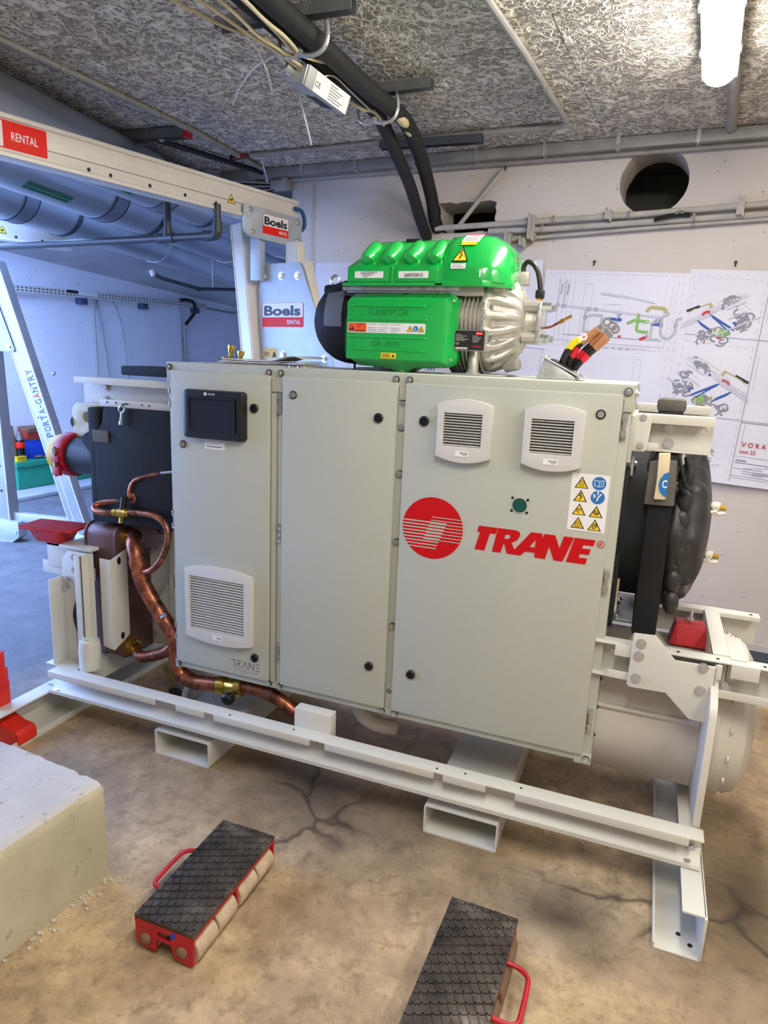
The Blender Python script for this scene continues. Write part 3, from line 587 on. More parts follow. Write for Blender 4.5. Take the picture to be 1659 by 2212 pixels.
for x, y in ((1.84, .02), (1.95, .02), (2.075, .02), (1.83, .49), (1.95, .49), (2.09, .49)): bolt(fr, (x, y, .7425 if y < .1 else .7445), (0, 0, 1), .005, 'dot', 'hole', INK)
part('saddle_plate', MB().plate([(1.60, .14), (1.72, .16), (1.69, .40), (1.60, .40)], O=(0, 0, .765), A=(1, 0, 0), B=(0, 1, 0), N=(0, 0, 1), t=.006), GALV, fr, .001)
for x, y in ((1.655, .17), (1.66, .21), (1.645, .33), (1.65, .37)): bolt(fr, (x, y, .771), (0, 0, 1), .009)
part('back_panel', MB().plate([(-.455, .25), (-.02, .25), (-.02, .80), (-.22, .80), (-.30, .70), (-.445, .67)], O=(0, .26, 0), t=.006), FRAME, fr, .001)
for x, z in ((-.335, .694), (-.449, .64), (-.44, .30), (-.338, .364), (-.208, .563), (-.248, .732), (-.205, .66), (-.33, .30)): bolt(fr, (x, .259, z), (0, -1, 0), .009)
part('stiffener', MB().box((-.19, .20, .30), (-.12, .26, .82)), FRAME, fr, .002)
part('opening', MB().box((-.165, .1985, .565), (-.13, .2, .625)), INK, fr)

# ================================================================ condenser (lower, painted) and evaporator (upper, black foam)
cd = thing('condenser', 'beige painted condenser barrel low in the frame, domed end at right', 'pressure vessel', (.8, .33, .165))
part('shell', MB().lathe([(.02, .2), (.03, .252), (1.945, .252)], (0, .33, .418), (1, 0, 0), 56), VESSEL, cd)
part('weld_seam', MB().tube([(1.2, .083, .490), (1.6, .083, .490), (1.935, .083, .490)], .0085, 8), VESSEL, cd)
tp = [(-.085, .241), (.745, .241), (.745, .60), (.60, .72), (.33, .742), (.06, .72), (-.06, .635), (-.085, .60)]
part('tube_sheet', MB().plate(tp, O=(1.938, 0, 0), A=(0, 1, 0), B=(0, 0, 1), N=(1, 0, 0), t=.022), VESSEL, cd, .003)
part('end_flange', MB().lathe([(0, .285), (.026, .285), (.03, .27), (.06, .27), (.06, .24)], (1.962, .33, .43), (1, 0, 0), 48), VESSEL, cd)
part('end_cap', MB().lathe([(0, .262), (.02, .262), (.05, .25), (.075, .21), (.09, .14), (.095, .0)], (2.02, .33, .43), (1, 0, 0), 40), VESSEL, cd)
for k in range(18):
    a = 2 * pi * k / 18 + .1; bolt(cd, (2.022, .33 + .266 * cos(a), .43 + .266 * sin(a)), (1, 0, 0), .009, m=VESSEL)
part('pipe_stub', MB().tube([(.74, .10, .40), (.77, .10, .26), (.82, .12, .20), (.90, .16, .18)], .03, 12), VESSEL, cd)

ev = thing('evaporator', 'black foam wrapped evaporator barrel behind the cabinet, bulging end at right', 'pressure vessel', (.6, .33, .83))
part('shell', MB().lathe([(-.44, .262), (1.72, .262)], (0, .34, 1.08), (1, 0, 0), 44), RUBBER, ev)
part('end_slab', MB().plate([(.05, .76), (.62, .76), (.62, 1.335), (.09, 1.335), (.06, 1.30)], O=(1.70, 0, 0), A=(0, 1, 0), B=(0, 0, 1), N=(1, 0, 0), t=.072), RUBBER, ev, .012)
part('end_slab', MB().plate([(.055, .856), (.60, .856), (.60, 1.31), (.055, 1.335)], O=(-.462, 0, 0), A=(0, 1, 0), B=(0, 0, 1), N=(1, 0, 0), t=.06), RUBBER, ev, .012)
part('front_wrap', MB().plate([(-.43, .862), (-.02, .862), (-.02, 1.338), (-.375, 1.338), (-.385, 1.28), (-.43, 1.20)], O=(0, .052, 0), t=.03), RUBBER, ev, .008)
part('seam_strip', MB().box((-.432, .046, 1.195), (-.352, .054, 1.245)), FOAMG, ev, .003)
def dome_lumps(t, r, th):
    e = 0
    if r > .1: e += .022 * max(0, cos(th * 9)) ** 2 * math.exp(-((r - .225) / .05) ** 2)
    e += .016 * noise.noise(V((cos(th) * r * 14, sin(th) * r * 14, t * 9)))
    return e
prof = [(t_ * .86, r_) for t_, r_ in [(0, .245), (.012, .265), (.03, .27), (.05, .262), (.06, .245), (.07, .235), (.085, .232), (.105, .222), (.122, .2), (.136, .17), (.147, .13), (.154, .09), (.158, .045), (.16, .002)]]
part('end_dome', MB().lathe(prof, (1.765, .34, 1.075), (1, 0, 0), 72, dome_lumps), mat('black_moulded_foam', '2B2A2B', .42, 0, .2, 9, .1, 30), ev, ang=80)
b = MB()
for y, z, r in ((.17, 1.16, .036), (.13, 1.05, .03), (.21, .99, .034), (.30, 1.24, .03), (.12, 1.22, .026)): b.ball((1.838 - .9 * ((y - .34) ** 2 + (z - 1.075) ** 2), y, z), r, 14, 10, (.7, 1, 1))
part('foam_lump', b, MATS['black_moulded_foam'], ev, kind='stuff')
b = MB()
for k, z in enumerate((1.27, 1.20, 1.13, 1.03, .94, .87)): b.ball((1.80 + .004 * (k % 2), .098, z), .030, 12, 8, (.8, .7, 1.3))
part('foam_rib', b, MATS['black_moulded_foam'], ev, kind='stuff')
part('foam_collar', MB().plate([(1.692, 1.31), (1.768, 1.318), (1.775, 1.183), (1.690, 1.18)], O=(0, .040, 0), t=.03), FOAMG, ev, .006)
part('lifting_lug', MB().plate([(1.714, 1.337), (1.746, 1.339), (1.749, 1.27), (1.748, 1.203), (1.716, 1.201), (1.717, 1.267)], O=(0, .026, 0), t=.03), CREAM, ev, .003)
b = MB().plate([(1.749, 1.286), (1.736, 1.28), (1.726, 1.262), (1.724, 1.245), (1.730, 1.226), (1.742, 1.214), (1.7485, 1.212)], O=(0, .0235, 0), t=.001); part('sticker', b, SIGBLUE, ev, label='blue round sticker on the lug')
text('lettering', 'C', WHITE, ev, (1.733, .023, 1.238), (1, 0, 0), (0, 0, 1), .014, .024, .03)
part('top_nozzle', MB().box((1.70, .30, 1.40), (1.777, .40, 1.448)), GASKET, ev, .01)
part('top_nozzle_wrap', MB().box((1.694, .295, 1.444), (1.782, .405, 1.486)), FOAMG, ev, .014)
for q, rr in (([(1.79, .06, 1.33), (1.80, .06, 1.29), (1.785, .06, 1.25), (1.80, .07, 1.22)], .008), ([(1.70, .08, 1.335), (1.692, .06, 1.30), (1.70, .06, 1.26)], .007), ([(1.77, .05, 1.33), (1.79, .05, 1.27), (1.80, .055, 1.245), (1.82, .06, 1.23)], .006)): part('loose_cable', MB().tube(q, rr, 6), BLACK, ev)
# left nozzle with clamp and cap, cream lug
part('nozzle', MB().lathe([(0, .086), (.32, .086)], (-.44, .29, 1.085), (-1, 0, 0), 28), mat('nozzle_grey', '272B33', .45), ev)
part('nozzle_wrap', MB().plate([(-.57, 1.21), (-.43, 1.28), (-.40, 1.25), (-.44, .98), (-.50, 1.06), (-.58, 1.16), (-.60, 1.19)], O=(0, .15, 0), t=.05), RUBBER, ev, .006)
part('pipe_clamp', MB().lathe([(0, .088), (0, .098), (.012, .102), (.05, .102), (.062, .098), (.062, .088)], (-.755, .29, 1.085), (-1, 0, 0), 28).box((-.805, .18, 1.00), (-.765, .20, 1.04)).box((-.805, .18, 1.06), (-.765, .2, 1.09)), RED, ev, .002)
part('clamp_bolt', MB().cyl((-.79, .186, .995), (-.79, .186, 1.13), .007, 8).cyl((-.79, .186, 1.10), (-.79, .186, 1.125), .013, 6), CHROME, ev)
part('nozzle_cap', MB().lathe([(0, .089), (.04, .089), (.055, .084), (.06, .07), (.062, .0)], (-.81, .29, 1.085), (-1, 0, 0), 28), YPLAST, ev)
lug = [(-.775, 1.17), (-.775, 1.295), (-.765, 1.312), (-.745, 1.32), (-.63, 1.32), (-.63, 1.17)]
part('lifting_lug', MB().plate(lug, [circ(-.688, 1.262, .024, 18)], O=(0, .285, 0), t=.035), CREAM, ev, .004)
part('sticker', MB().plate(circ(.302, 1.235, .028, 14), O=(-.7765, 0, 0), A=(0, 1, 0), B=(0, 0, 1), N=(-1, 0, 0), t=.001), SIGBLUE, ev)
for i, z in enumerate((1.152, .993)):
    t = thing('drain_valve', ('upper' if i == 0 else 'lower') + ' white ball valve sticking out of the black dome', 'valve', (1.89, .27, z), 0)
    part('body', MB().cyl((1.865, .25, z + .01), (1.895, .25, z + .008), .013, 6).cyl((1.895, .25, z + .008), (1.915, .25, z + .006), .016, 12), VESSEL, t)
    part('outlet', MB().cyl((1.915, .25, z + .006), (1.935, .25, z + .004), .009, 10), BRASS, t)
    part('lever', MB().tube([(1.885, .235, z - .006), (1.905, .228, z - .012), (1.932, .23, z - .008)], .006, 8).cyl((1.903, .24, z - .008), (1.903, .222, z - .012), .009, 8), VESSEL, t)

# ================================================================ plate heat exchanger and copper pipework
hx = thing('plate_heat_exchanger', 'dark brown brazed plate exchanger standing left of the cabinet', 'heat exchanger', (-.42, .24, .26))
part('plate_pack', MB().plate(rrect(.05, .25, .42, .842, .05, 5), O=(-.50, 0, 0), A=(0, 1, 0), B=(0, 0, 1), N=(1, 0, 0), t=.155), HXM, hx, .004)
part('cover_plate', MB().plate(rrect(.046, .246, .424, .846, .05, 5), O=(-.348, 0, 0), A=(0, 1, 0), B=(0, 0, 1), N=(1, 0, 0), t=.008).plate(rrect(.046, .246, .424, .846, .05, 5), O=(-.505, 0, 0), A=(0, 1, 0), B=(0, 0, 1), N=(1, 0, 0), t=.008), HXM, hx, .003)
for y, z in ((.125, .785), (.115, .292), (.36, .79), (.36, .30)):
    part('port', MB().lathe([(0, .044), (.012, .044), (.016, .034), (.035, .033)], (-.342, y, z), (1, 0, 0), 20), BRASS if y < .2 else HXM, hx)
t = thing('mounting_bracket', 'white folded steel bracket holding the brown plate exchanger', 'bracket', (-.33, .0, .33))
part('profile', MB().plate([(-.372, .335), (-.315, .325), (-.315, .722), (-.372, .722)], O=(0, -.012, 0), t=.006).plate([(-.006, .325), (.085, .365), (.085, .748), (-.006, .722)], O=(-.319, 0, 0), A=(0, 1, 0), B=(0, 0, 1), N=(1, 0, 0), t=.006), FRAME, t, .002)
for y, z in ((.036, .708), (.04, .375)): part('slot', MB().plate(circ(y, z, .011, 14, .017), O=(-.3132, 0, 0), A=(0, 1, 0), B=(0, 0, 1), N=(1, 0, 0), t=.0008), NAVY, t)
pp = thing('copper_pipe', 'thick patchy copper pipe snaking from the brown exchanger under the cabinet', 'pipe', (-.1, .05, .25))
main = [(-.325, .125, .785), (-.285, .105, .798), (-.245, .05, .79), (-.215, .03, .745), (-.203, .03, .69), (-.195, .035, .64), (-.168, .04, .585), (-.12, .045, .51), (-.062, .05, .43), (-.048, .05, .37), (-.042, .05, .30), (-.02, .05, .255), (.04, .05, .234), (.10, .05, .238), (.16, .05, .245)]
part('bent_tube', MB().tube(main, .0315, 18), COPPER, pp)
part('bent_tube', MB().tube([(.285, .05, .262), (.36, .05, .266), (.45, .05, .245), (.54, .05, .198), (.62, .06, .16)], .027, 18), COPPER, pp)
part('branch_tube', MB().tube([(-.31, .115, .292), (-.275, .08, .285), (-.22, .05, .291), (-.15, .045, .315), (-.09, .045, .345), (-.05, .05, .385)], .024, 16), COPPER, pp)
part('collar', MB().cyl((-.215, .03, .735), (-.205, .03, .70), .0345, 18), COPPER, pp)
part('collar', MB().cyl((.07, .05, .234), (.105, .05, .239), .031, 18), HXM, pp); part('collar', MB().cyl((.385, .05, .264), (.415, .05, .257), .030, 18), HXM, pp)
part('schrader_port', MB().cyl((-.10, .03, .49), (-.075, .012, .515), .007, 8).cyl((-.082, .015, .51), (-.07, .01, .522), .010, 8), CHROME, pp)
part('large_elbow', MB().tube([(-.165, .22, .87), (-.185, .21, .93), (-.185, .2, .99), (-.15, .19, 1.03), (-.08, .19, 1.05)], .036, 16).tube([(-.32, .36, .79), (-.25, .34, .80), (-.17, .30, .83), (-.16, .25, .88)], .026, 14), COPPER, pp)
v = thing('shut_off_valve', 'brass valve with a round black knob in the pipe under the cabinet', 'valve', (.225, .05, .2))
part('body', MB().lathe([(0, .030), (.0, .036), (.035, .036), (.037, .030), (.085, .034), (.09, .038), (.115, .038), (.118, .030)], (.165, .05, .246), (1, 0, .13), 18), BRASS, v)
part('knob', MB().lathe([(0, .014), (.012, .016), (.014, .024), (.035, .026), (.042, .02), (.044, .001)], (.245, .02, .235), (0, -1, -.2), 20), BLACK, v)
tb = thing('thin_copper_line', 'thin bright copper line with a brass valve above the brown exchanger', 'pipe', (-.2, .04, .9))
part('bent_tube', MB().tube([(-.10, .06, 1.097), (-.20, .05, 1.068), (-.238, .05, 1.045), (-.255, .05, 1.01), (-.255, .05, .975)], .008, 10), COPPER, tb)
part('bent_tube', MB().tube([(-.243, .055, 1.0), (-.238, .06, .965), (-.27, .065, .962), (-.34, .06, .955), (-.41, .05, .94), (-.425, .03, .925), (-.40, .02, .912), (-.35, .02, .912), (-.315, .03, .916)], .0125, 12), COPPER, tb)
part('bent_tube', MB().tube([(-.245, .03, .925), (-.19, .03, .928), (-.12, .025, .928), (-.068, .02, .91), (-.042, .015, .87), (-.045, .01, .82), (-.07, .01, .765), (-.105, .01, .72), (-.15, .015, .692), (-.19, .03, .688)], .013, 12), COPPER, tb)
part('valve_body', MB().lathe([(0, .017), (.018, .017), (.02, .013), (.026, .021), (.06, .021), (.065, .015), (.08, .015)], (-.322, .03, .916), (1, 0, .05), 14).cyl((-.285, .03, .90), (-.285, .025, .875), .008, 8), BRASS, tb)
part('valve_cap', MB().cyl((-.275, .03, .935), (-.27, .035, .985), .013, 12), BLACK, tb)
part('flare_end', MB().tube([(-.10, .06, 1.097), (-.06, .06, 1.104), (-.02, .06, 1.11)], .010, 8), CHROME, tb)
solo('folded_tag', MB().plate([(-.245, .165), (-.195, .10), (-.175, .03), (-.165, .03), (-.185, .13), (-.225, .19)], O=(0, .2, 0), t=.01), mat('olive_film', '8C8A4C', .5, 0, .2, 20), 'crumpled yellowish film hanging behind the copper pipe', 'plastic film', bevel=.002)
solo('loose_plug', MB().plate([(-.20, .085), (-.15, .09), (-.13, .06), (-.15, .03), (-.19, .035)], O=(0, .18, 0), t=.03), BLACK, 'black plastic connector lying behind the copper bend', 'plug', bevel=.006)
solo('white_hose_end', MB().tube([(-.03, .12, .18), (-.06, .12, .13), (-.07, .12, .08)], .011, 8), WHITE, 'short white hose end below the copper bend', 'hose')

# ================================================================ control cabinet
cb = thing('control_cabinet', 'wide grey-beige three-door control cabinet on the front of the chiller', 'cabinet', (.8, .25, .306))
b = MB().box((-.022, .02, .306), (.448, .42, 1.50)).box((.444, .02, .306), (.916, .42, 1.50)).box((.912, .02, .306), (1.628, .42, 1.50))
part('body', MB().box((-.022, .022, .306), (1.626, .42, 1.49)), CAB, cb, .003)
b = MB()
for x0, x1 in ((.425, .445), (.455, .470), ): b.box((x0, .012, .33), (x1, .022, 1.44))
part('gutter_strip', b, CAB, cb, .0015, kind=None)
part('bottom_lip', MB().box((-.018, .012, .312), (1.60, .022, .336)).box((-.018, .010, .306), (.0, .022, .34)).box((1.575, .010, .303), (1.628, .022, .34)), CAB, cb, .0015)
part('top_cover', MB().box((-.026, .012, 1.486), (1.629, .62, 1.531)), CAB, cb, .004)
for x0, x1 in ((.425, .474), (.903, .928)): part('joint_tab', MB().box((x0, .014, 1.445), (x1, .022, 1.50)), CAB, cb, .002)
part('joint_tab', MB().box((1.602, .012, 1.452), (1.629, .06, 1.49)), CAB, cb, .002); part('joint_tab', MB().box((-.026, .014, 1.455), (-.002, .05, 1.49)), CAB, cb, .002)
part('joint_tab', MB().box((.903, .014, 1.36), (.928, .023, 1.44)), CAB, cb, .002); part('joint_tab', MB().box((.903, .014, .33), (.928, .023, .42)), CAB, cb, .002)
for x0, x1 in ((0, .422), (.474, .901), (.93, 1.60)):
    part('door', MB().box((x0, 0, .339), (x1, .020, 1.501)), CAB, cb, .005)
part('side_panel', MB().box((1.626, .05, 1.30), (1.638, .40, 1.44)).plate([(.06, 1.31), (.40, 1.31), (.40, 1.28), (.16, 1.25)], O=(1.626, 0, 0), A=(0, 1, 0), B=(0, 0, 1), N=(1, 0, 0), t=.012), CAB, cb, .002)
part('gasket_strip', MB().box((1.626, .09, .76), (1.640, .14, 1.275)), GASKET, cb, .003)
part('edge_trim', MB().box((1.632, .14, .77), (1.648, .19, 1.305)), CHROME, cb, .002)
for z in (1.235, 1.285, 1.035, .99, .835, .775): bolt(cb, (1.649, .16, z), (1, 0, 0), .0075)
for z in (1.505, 1.500): bolt(cb, (1.629, .06 + (1.505 - z) * 16, z), (1, 0, 0), .0135, 'cap')
for z in (.93, .60, .50, .40): bolt(cb, (1.627, .04, z), (1, 0, 0), .007, 'cap', m=BLACK)
for p in ((.363, 1.383), (.365, .428), (.840, 1.382), (.840, .494), (.999, 1.383), (.999, .496)): bolt(cb, (p[0], 0, p[1]), (0, -1, 0), .0165, 'lock', 'lock', BLACK)
RING = []
for p in ((.052, 1.230), (.518, 1.439), (1.542, 1.441)):
    part('stud_washer', MB().cyl((p[0], 0, p[1]), (p[0], -.002, p[1]), .0145, 18), BLACK, cb); bolt(cb, (p[0], -.002, p[1]), (0, -1, 0), .0115, 'stud', 'stud', CHROME)
for x, z in ((-.011, 1.5125), (.415, 1.510), (.462, 1.510), (.892, 1.510), (.938, 1.510), (1.611, 1.510), (-.003, .325), (.421, .328), (.467, .327), (.893, .326), (.942, .325), (1.612, .322)):
    y = .010; part('bolt_washer', MB().cyl((x, y + .004, z), (x, y - .002, z), .0122, 16), BLACK, cb); bolt(cb, (x, y - .002, z), (0, -1, 0), .0105, 'cap', 'cap_screw', CHROME)
for z in (1.432, 1.356, 1.199, .963, .654, .407):
    part('bolt_washer', MB().cyl((.916, .022, z), (.916, .016, z), .0122, 16), BLACK, cb); bolt(cb, (.916, .016, z), (0, -1, 0), .0105, 'cap', 'cap_screw', CHROME)
for x, z in ((1.609, 1.411), (1.609, .934), (1.609, .462), (.462, 1.406), (.464, .936), (.467, .467), (-.004, 1.40), (-.004, .93), (-.004, .47)):
    b = MB().box((x - .008, .002, z + .014), (x + .009, .022, z + .036)).box((x - .008, .002, z - .036), (x + .009, .022, z - .014)).box((x - .005, .006, z - .016), (x + .006, .022, z + .016))
    part('hinge', b, CHROME, cb, .0015)
# display
dp = part('display_panel', MB().loft([[V((x, 0, z)) for x, z in o] for o in ()] or [[V((x, y, z)) for x, z in rrect(.075 + i, 1.260 + i, .333 - i, 1.438 - i, .014, 4)] for y, i in ((0, 0), (-.018, .0), (-.028, .003), (-.032, .010), (-.032, .024), (-.026, .030))]), BLACK, cb)
part('screen', MB().box((.106, -.0275, 1.288), (.296, -.0255, 1.408)), SCREEN, cb)
part('screen_frame', MB().plate(rrect(.101, 1.283, .301, 1.413, .003, 2), [rrect(.1065, 1.2885, .2955, 1.4075, .002, 2)], O=(0, -.033, 0), t=.006), BLACK, cb)
part('emblem', MB().plate(circ(.178, 1.4245, .0065, 16), O=(0, -.0335, 0), t=.002), GRILL, cb)
text('lettering', 'TRANE', GRILL, cb, (.189, -.0330, 1.421), (1, 0, 0), (0, 0, 1), .030, .007, .02, .2)
part('service_label', MB().box((.150, -.001, 1.222), (.237, .001, 1.248)), WPAPER, cb)
for k, (z, w) in enumerate(((1.240, .060), (1.229, .070))): text('lettering', 'FOR SERVICE INFORMATION VISIT' if k == 0 else 'WWW.trane.com/commercial', INK if k else GREYINK, cb, (.157, -.0013, z), (1, 0, 0), (0, 0, 1), w, .0055 - .001 * (1 - k), .03 * k)
part('maker_label', MB().box((.239, -.0008, .353), (.398, .001, .408)), mat('label_silver', 'B3B1A5', .35), cb)
# thin stroke lettering of the lower label
b = MB(); zt, zb = .401, .373
def stroke(b, pts, w=.0022, y=-.0012):
    for (x0, z0), (x1, z1) in zip(pts, pts[1:]):
        d = V((x1 - x0, 0, z1 - z0)); n = V((-d.z, 0, d.x)).normalized() * w / 2
        b.add([V((x0, y, z0)) + n, V((x0, y, z0)) - n, V((x1, y, z1)) - n, V((x1, y, z1)) + n], [(0, 1, 2, 3)])
x = .258
stroke(b, [(x, zt), (x + .016, zt)]); stroke(b, [(x + .0155, zt), (x + .0155, zb)]); x += .026
stroke(b, [(x, zb), (x, zt - .012), (x + .012, zt - .012), (x + .015, zt - .008), (x + .014, zt - .001), (x, zt)]); stroke(b, [(x + .007, zt - .012), (x + .017, zb)]); x += .026
stroke(b, [(x, zb), (x + .011, zt), (x + .022, zb)]); x += .03
stroke(b, [(x, zb), (x, zt), (x + .02, zb), (x + .02, zt)]); x += .029
for z in (zt, (zt + zb) / 2, zb): stroke(b, [(x, z), (x + .018, z)])
part('lettering', b, INK, cb, smooth=False)
text('lettering', 'TECHNOLOGIES', GREYINK, cb, (.270, -.0012, .359), (1, 0, 0), (0, 0, 1), .112, .0075)
# fan grilles
def grille(x0, x1, z0, z1, nsl, big):
    arc = .018; n = 12; wi = .022; wr = .030; tz = .045; bz = .052
    top = [(x0 + (x1 - x0) * i / n, z1 - arc * (2 * i / n - 1) ** 2) for i in range(n + 1)]; bot = [(x1 - (x1 - x0) * i / n, z0 + arc * (2 * i / n - 1) ** 2) for i in range(n + 1)]
    op = [(x0 + wi, z0 + bz), (x1 - wr, z0 + bz), (x1 - wr, z1 - tz), (x0 + wi, z1 - tz)]
    g = part('fan_grille', MB().plate(top[::-1] + bot[::-1], [op], O=(0, -.026, 0), t=.026), GRILL, cb, .005)
    part('grille_back', MB().box((x0 + wi - .002, -.004, z0 + bz - .002), (x1 - wr + .002, -.001, z1 - tz + .002)), GRILLD, g)
    zz0, zz1 = z0 + bz, z1 - tz; p = (zz1 - zz0) / nsl; sb = MB()
    sb.add([(x0 + wi, -.006, p * .80), (x1 - wr, -.006, p * .80), (x1 - wr, -.024, p * .42), (x0 + wi, -.024, p * .42), (x1 - wr, -.024, p * .20), (x0 + wi, -.024, p * .20), (x0 + wi, -.006, p * .60), (x1 - wr, -.006, p * .60)],
           [(0, 1, 2, 3), (3, 2, 4, 5), (5, 4, 7, 6), (0, 3, 5, 6), (1, 7, 4, 2), (0, 6, 7, 1)])
    off = rootmat(cb).inverted(); sb.xf(off); me = mkmesh('slat', sb, GRILL, False)
    for k in range(nsl):
        o = bpy.data.objects.new('slat', me); COL.objects.link(o); o.parent = g; o.location = (0, 0, zz0 + k * p)
    part('badge', MB().box(((x0 + x1) / 2 - .022, -.0275, z0 + .020), ((x0 + x1) / 2 + .022, -.0255, z0 + .037)), WPAPER, g)
    text('lettering', 'Schneider', mat('badge_green', '2F6E4C', .6, 0, 0), g, ((x0 + x1) / 2 - .006, -.0278, z0 + .029), (1, 0, 0), (0, 0, 1), .026, .0058, .02)
    b = MB().box(((x0 + x1) / 2 + .001, -.0278, z0 + .024), ((x0 + x1) / 2 + .018, -.0276, z0 + .0262)); part('badge_line', b, GREYINK, g)
grille(.064, .361, .459, .771, 20, True); grille(1.049, 1.225, 1.262, 1.462, 12, False); grille(1.324, 1.502, 1.262, 1.462, 12, False)
# emblem and word mark
cx, cz, r = 1.047, 1.032, .1045
em = part('emblem', MB().plate(circ(cx, cz, r, 64), O=(0, -.0012, 0), t=.0012), LOGORED, cb)
b = MB(); hw = .0022
for k in range(9):          # left set: stripes that run in from the rim and end along a slant
    z = 1.052 - k * .0110; w_ = hw * (1.0 if k < 7 else .9); xe = 1.095 - k * .0040; xl = cx - sqrt(max(0, r * r - (z - cz) ** 2))
    b.add([(xl, -.0018, z - w_), (xe, -.0018, z - w_), (xe + .001, -.0018, z + w_), (xl, -.0018, z + w_)], [(0, 1, 2, 3)])
for k in range(8):          # right set: stripes that start along the slant and run out to the rim
    z = 1.0705 - k * .0110; xs = 1.043 - k * .0036; w_ = hw * .62; xr = cx + sqrt(max(0, r * r - (z - cz) ** 2)); yy = -.0021
    b.add([(xs, yy, z - w_), (xr, yy, z - w_), (xr, yy, z + w_), (xs + .001, yy, z + w_)], [(0, 1, 2, 3)])
part('stripe', b, CAB, em, smooth=False, kind='stuff')
H = .083; sl = .30; z0 = .980
def glyph(b, polys, x, w, holes=None):
    for i, pts in enumerate(polys):
        hs = [(holes or {}).get(i)] if holes and i in holes else []
        f = lambda q: (x + q[0] * w + sl * q[1] * H * .9, z0 + q[1] * H)
        b.plate([f(q) for q in pts], [[f(q) for q in h] for h in hs], O=(0, -.0012, 0), t=.0012)
def letter(pts, hole=None, t=.0012):
    part('letter', MB().plate(pts, [hole] if hole else [], O=(0, -t, 0), t=t), LOGORED, cb, smooth=False)
zA, zB = .981, 1.061
def sk(x, f): return (x + .0195 * f, zA + (zB - zA) * f)      # slanted grid: f = 0 foot, 1 head
letter([sk(1.184, 1), sk(1.2455, 1), sk(1.2455, .74), sk(1.227, .74), sk(1.227, 0), sk(1.194, 0), sk(1.194, .74), sk(1.184, .74)])
letter([sk(1.2515, 0), sk(1.2465, 1), sk(1.303, 1), sk(1.317, .95), sk(1.323, .80), sk(1.318, .60), sk(1.304, .46), sk(1.332, 0), sk(1.300, 0), sk(1.283, .38), sk(1.280, .38), sk(1.280, 0)], [sk(1.277, .78), sk(1.290, .78), sk(1.294, .70), sk(1.290, .60), sk(1.277, .60)], .0014)
letter([sk(1.311, 0), sk(1.352, 1), sk(1.387, 1), sk(1.423, 0), sk(1.388, 0), sk(1.384, .19), sk(1.354, .19), sk(1.344, 0)], [sk(1.362, .40), sk(1.379, .40), sk(1.374, .72)], .0016)
letter([sk(1.424, 0), sk(1.394, 1), sk(1.427, 1), sk(1.4525, .47), sk(1.4525, 1), sk(1.4835, 1), sk(1.476, 0), sk(1.446, 0), sk(1.421, .52), sk(1.4555, 0)][:0] or [sk(1.3935, 0), sk(1.3935, 1), sk(1.4265, 1), sk(1.4530, .50), sk(1.4530, 1), sk(1.4835, 1), sk(1.4760, 0), sk(1.4480, 0), sk(1.4210, .52), sk(1.4210, 0)], None, .0018)
letter([sk(1.4855, 0), sk(1.4855, 1), sk(1.5475, 1), sk(1.5475, .76), sk(1.518, .76), sk(1.518, .62), sk(1.544, .62), sk(1.544, .39), sk(1.518, .39), sk(1.518, .24), sk(1.544, .24), sk(1.544, 0)], None, .0012)
part('registered_mark', MB().plate(circ(1.583, 1.050, .0115, 20), [circ(1.583, 1.050, .0098, 20)], O=(0, -.0012, 0), t=.0012), LOGORED, cb)
text('lettering', 'R', LOGORED, cb, (1.5785, -.0012, 1.0445), (1, 0, 0), (0, 0, 1), .0092, .011, .02)
# socket hole
part('socket_hole', MB().cyl((1.328, -.0015, 1.142), (1.328, .0, 1.142), .0225, 24), TEAL, cb); part('socket_rim', MB().lathe([(0, .0225), (.0025, .0235), (.0025, .0255), (0, .026)], (1.328, 0, 1.142), (0, -1, 0), 24), CAB, cb)
for dx, dz in ((-.024, .022), (.024, .020), (-.024, -.019), (.024, -.021)): bolt(cb, (1.328 + dx, 0, 1.142 + dz), (0, -1, 0), .0045, 'dot', 'screw_hole', BLACK)
# hazard sign sheet
sg = part('hazard_sheet', MB().plate(rrect(1.478, 1.085, 1.589, 1.262, .003, 2), O=(0, -.001, 0), t=.001), WHITE, cb)
def tri(par, cx, cz, h, y=-.0014, N=-1, yel=YEL, P=None):
    P = P or (lambda x, y, z: V((x, y, z)))
    w = h * 1.14; o = [(cx, cz + h * .5), (cx - w / 2, cz - h * .5), (cx + w / 2, cz - h * .5)]
    i = [(cx, cz + h * .36), (cx - w * .385, cz - h * .435), (cx + w * .385, cz - h * .435)]
    b = MB().add([P(x, y, z) for x, z in o], [(0, 1, 2)]); part('triangle_border', b, INK, par, smooth=False)
    b = MB().add([P(x, y + N * .0005, z) for x, z in i], [(0, 1, 2)]); part('triangle', b, yel, par, smooth=False)
def pict(par, strokes, m=INK, w=.002, y=-.0024):
    b = MB()
    for q in strokes: stroke(b, q, w, y)
    part('pictogram', b, m, par, smooth=False)
xL, xR = 1.509, 1.559; h = .036
for i, z in enumerate((1.235, 1.194, 1.152, 1.110)): tri(sg, xL, z, h)
for i, z in enumerate((1.150, 1.108)): tri(sg, xR, z, h)
pict(sg, [[(xL - .006, 1.240), (xL + .006, 1.240), (xL + .006, 1.224), (xL - .006, 1.224), (xL - .006, 1.240)], [(xL - .003, 1.235), (xL + .003, 1.235)], [(xL - .003, 1.230), (xL + .003, 1.230)]], w=.0016)
pict(sg, [[(xL + .003, 1.204), (xL - .004, 1.194), (xL + .004, 1.193), (xL - .002, 1.181)]], w=.003)
pict(sg, [[(xL + .007 * cos(a), 1.148 + .006 * sin(a)) for a in [i * .6 for i in range(9)]], [(xL + .003, 1.148), (xL - .003, 1.148)]], w=.0022)
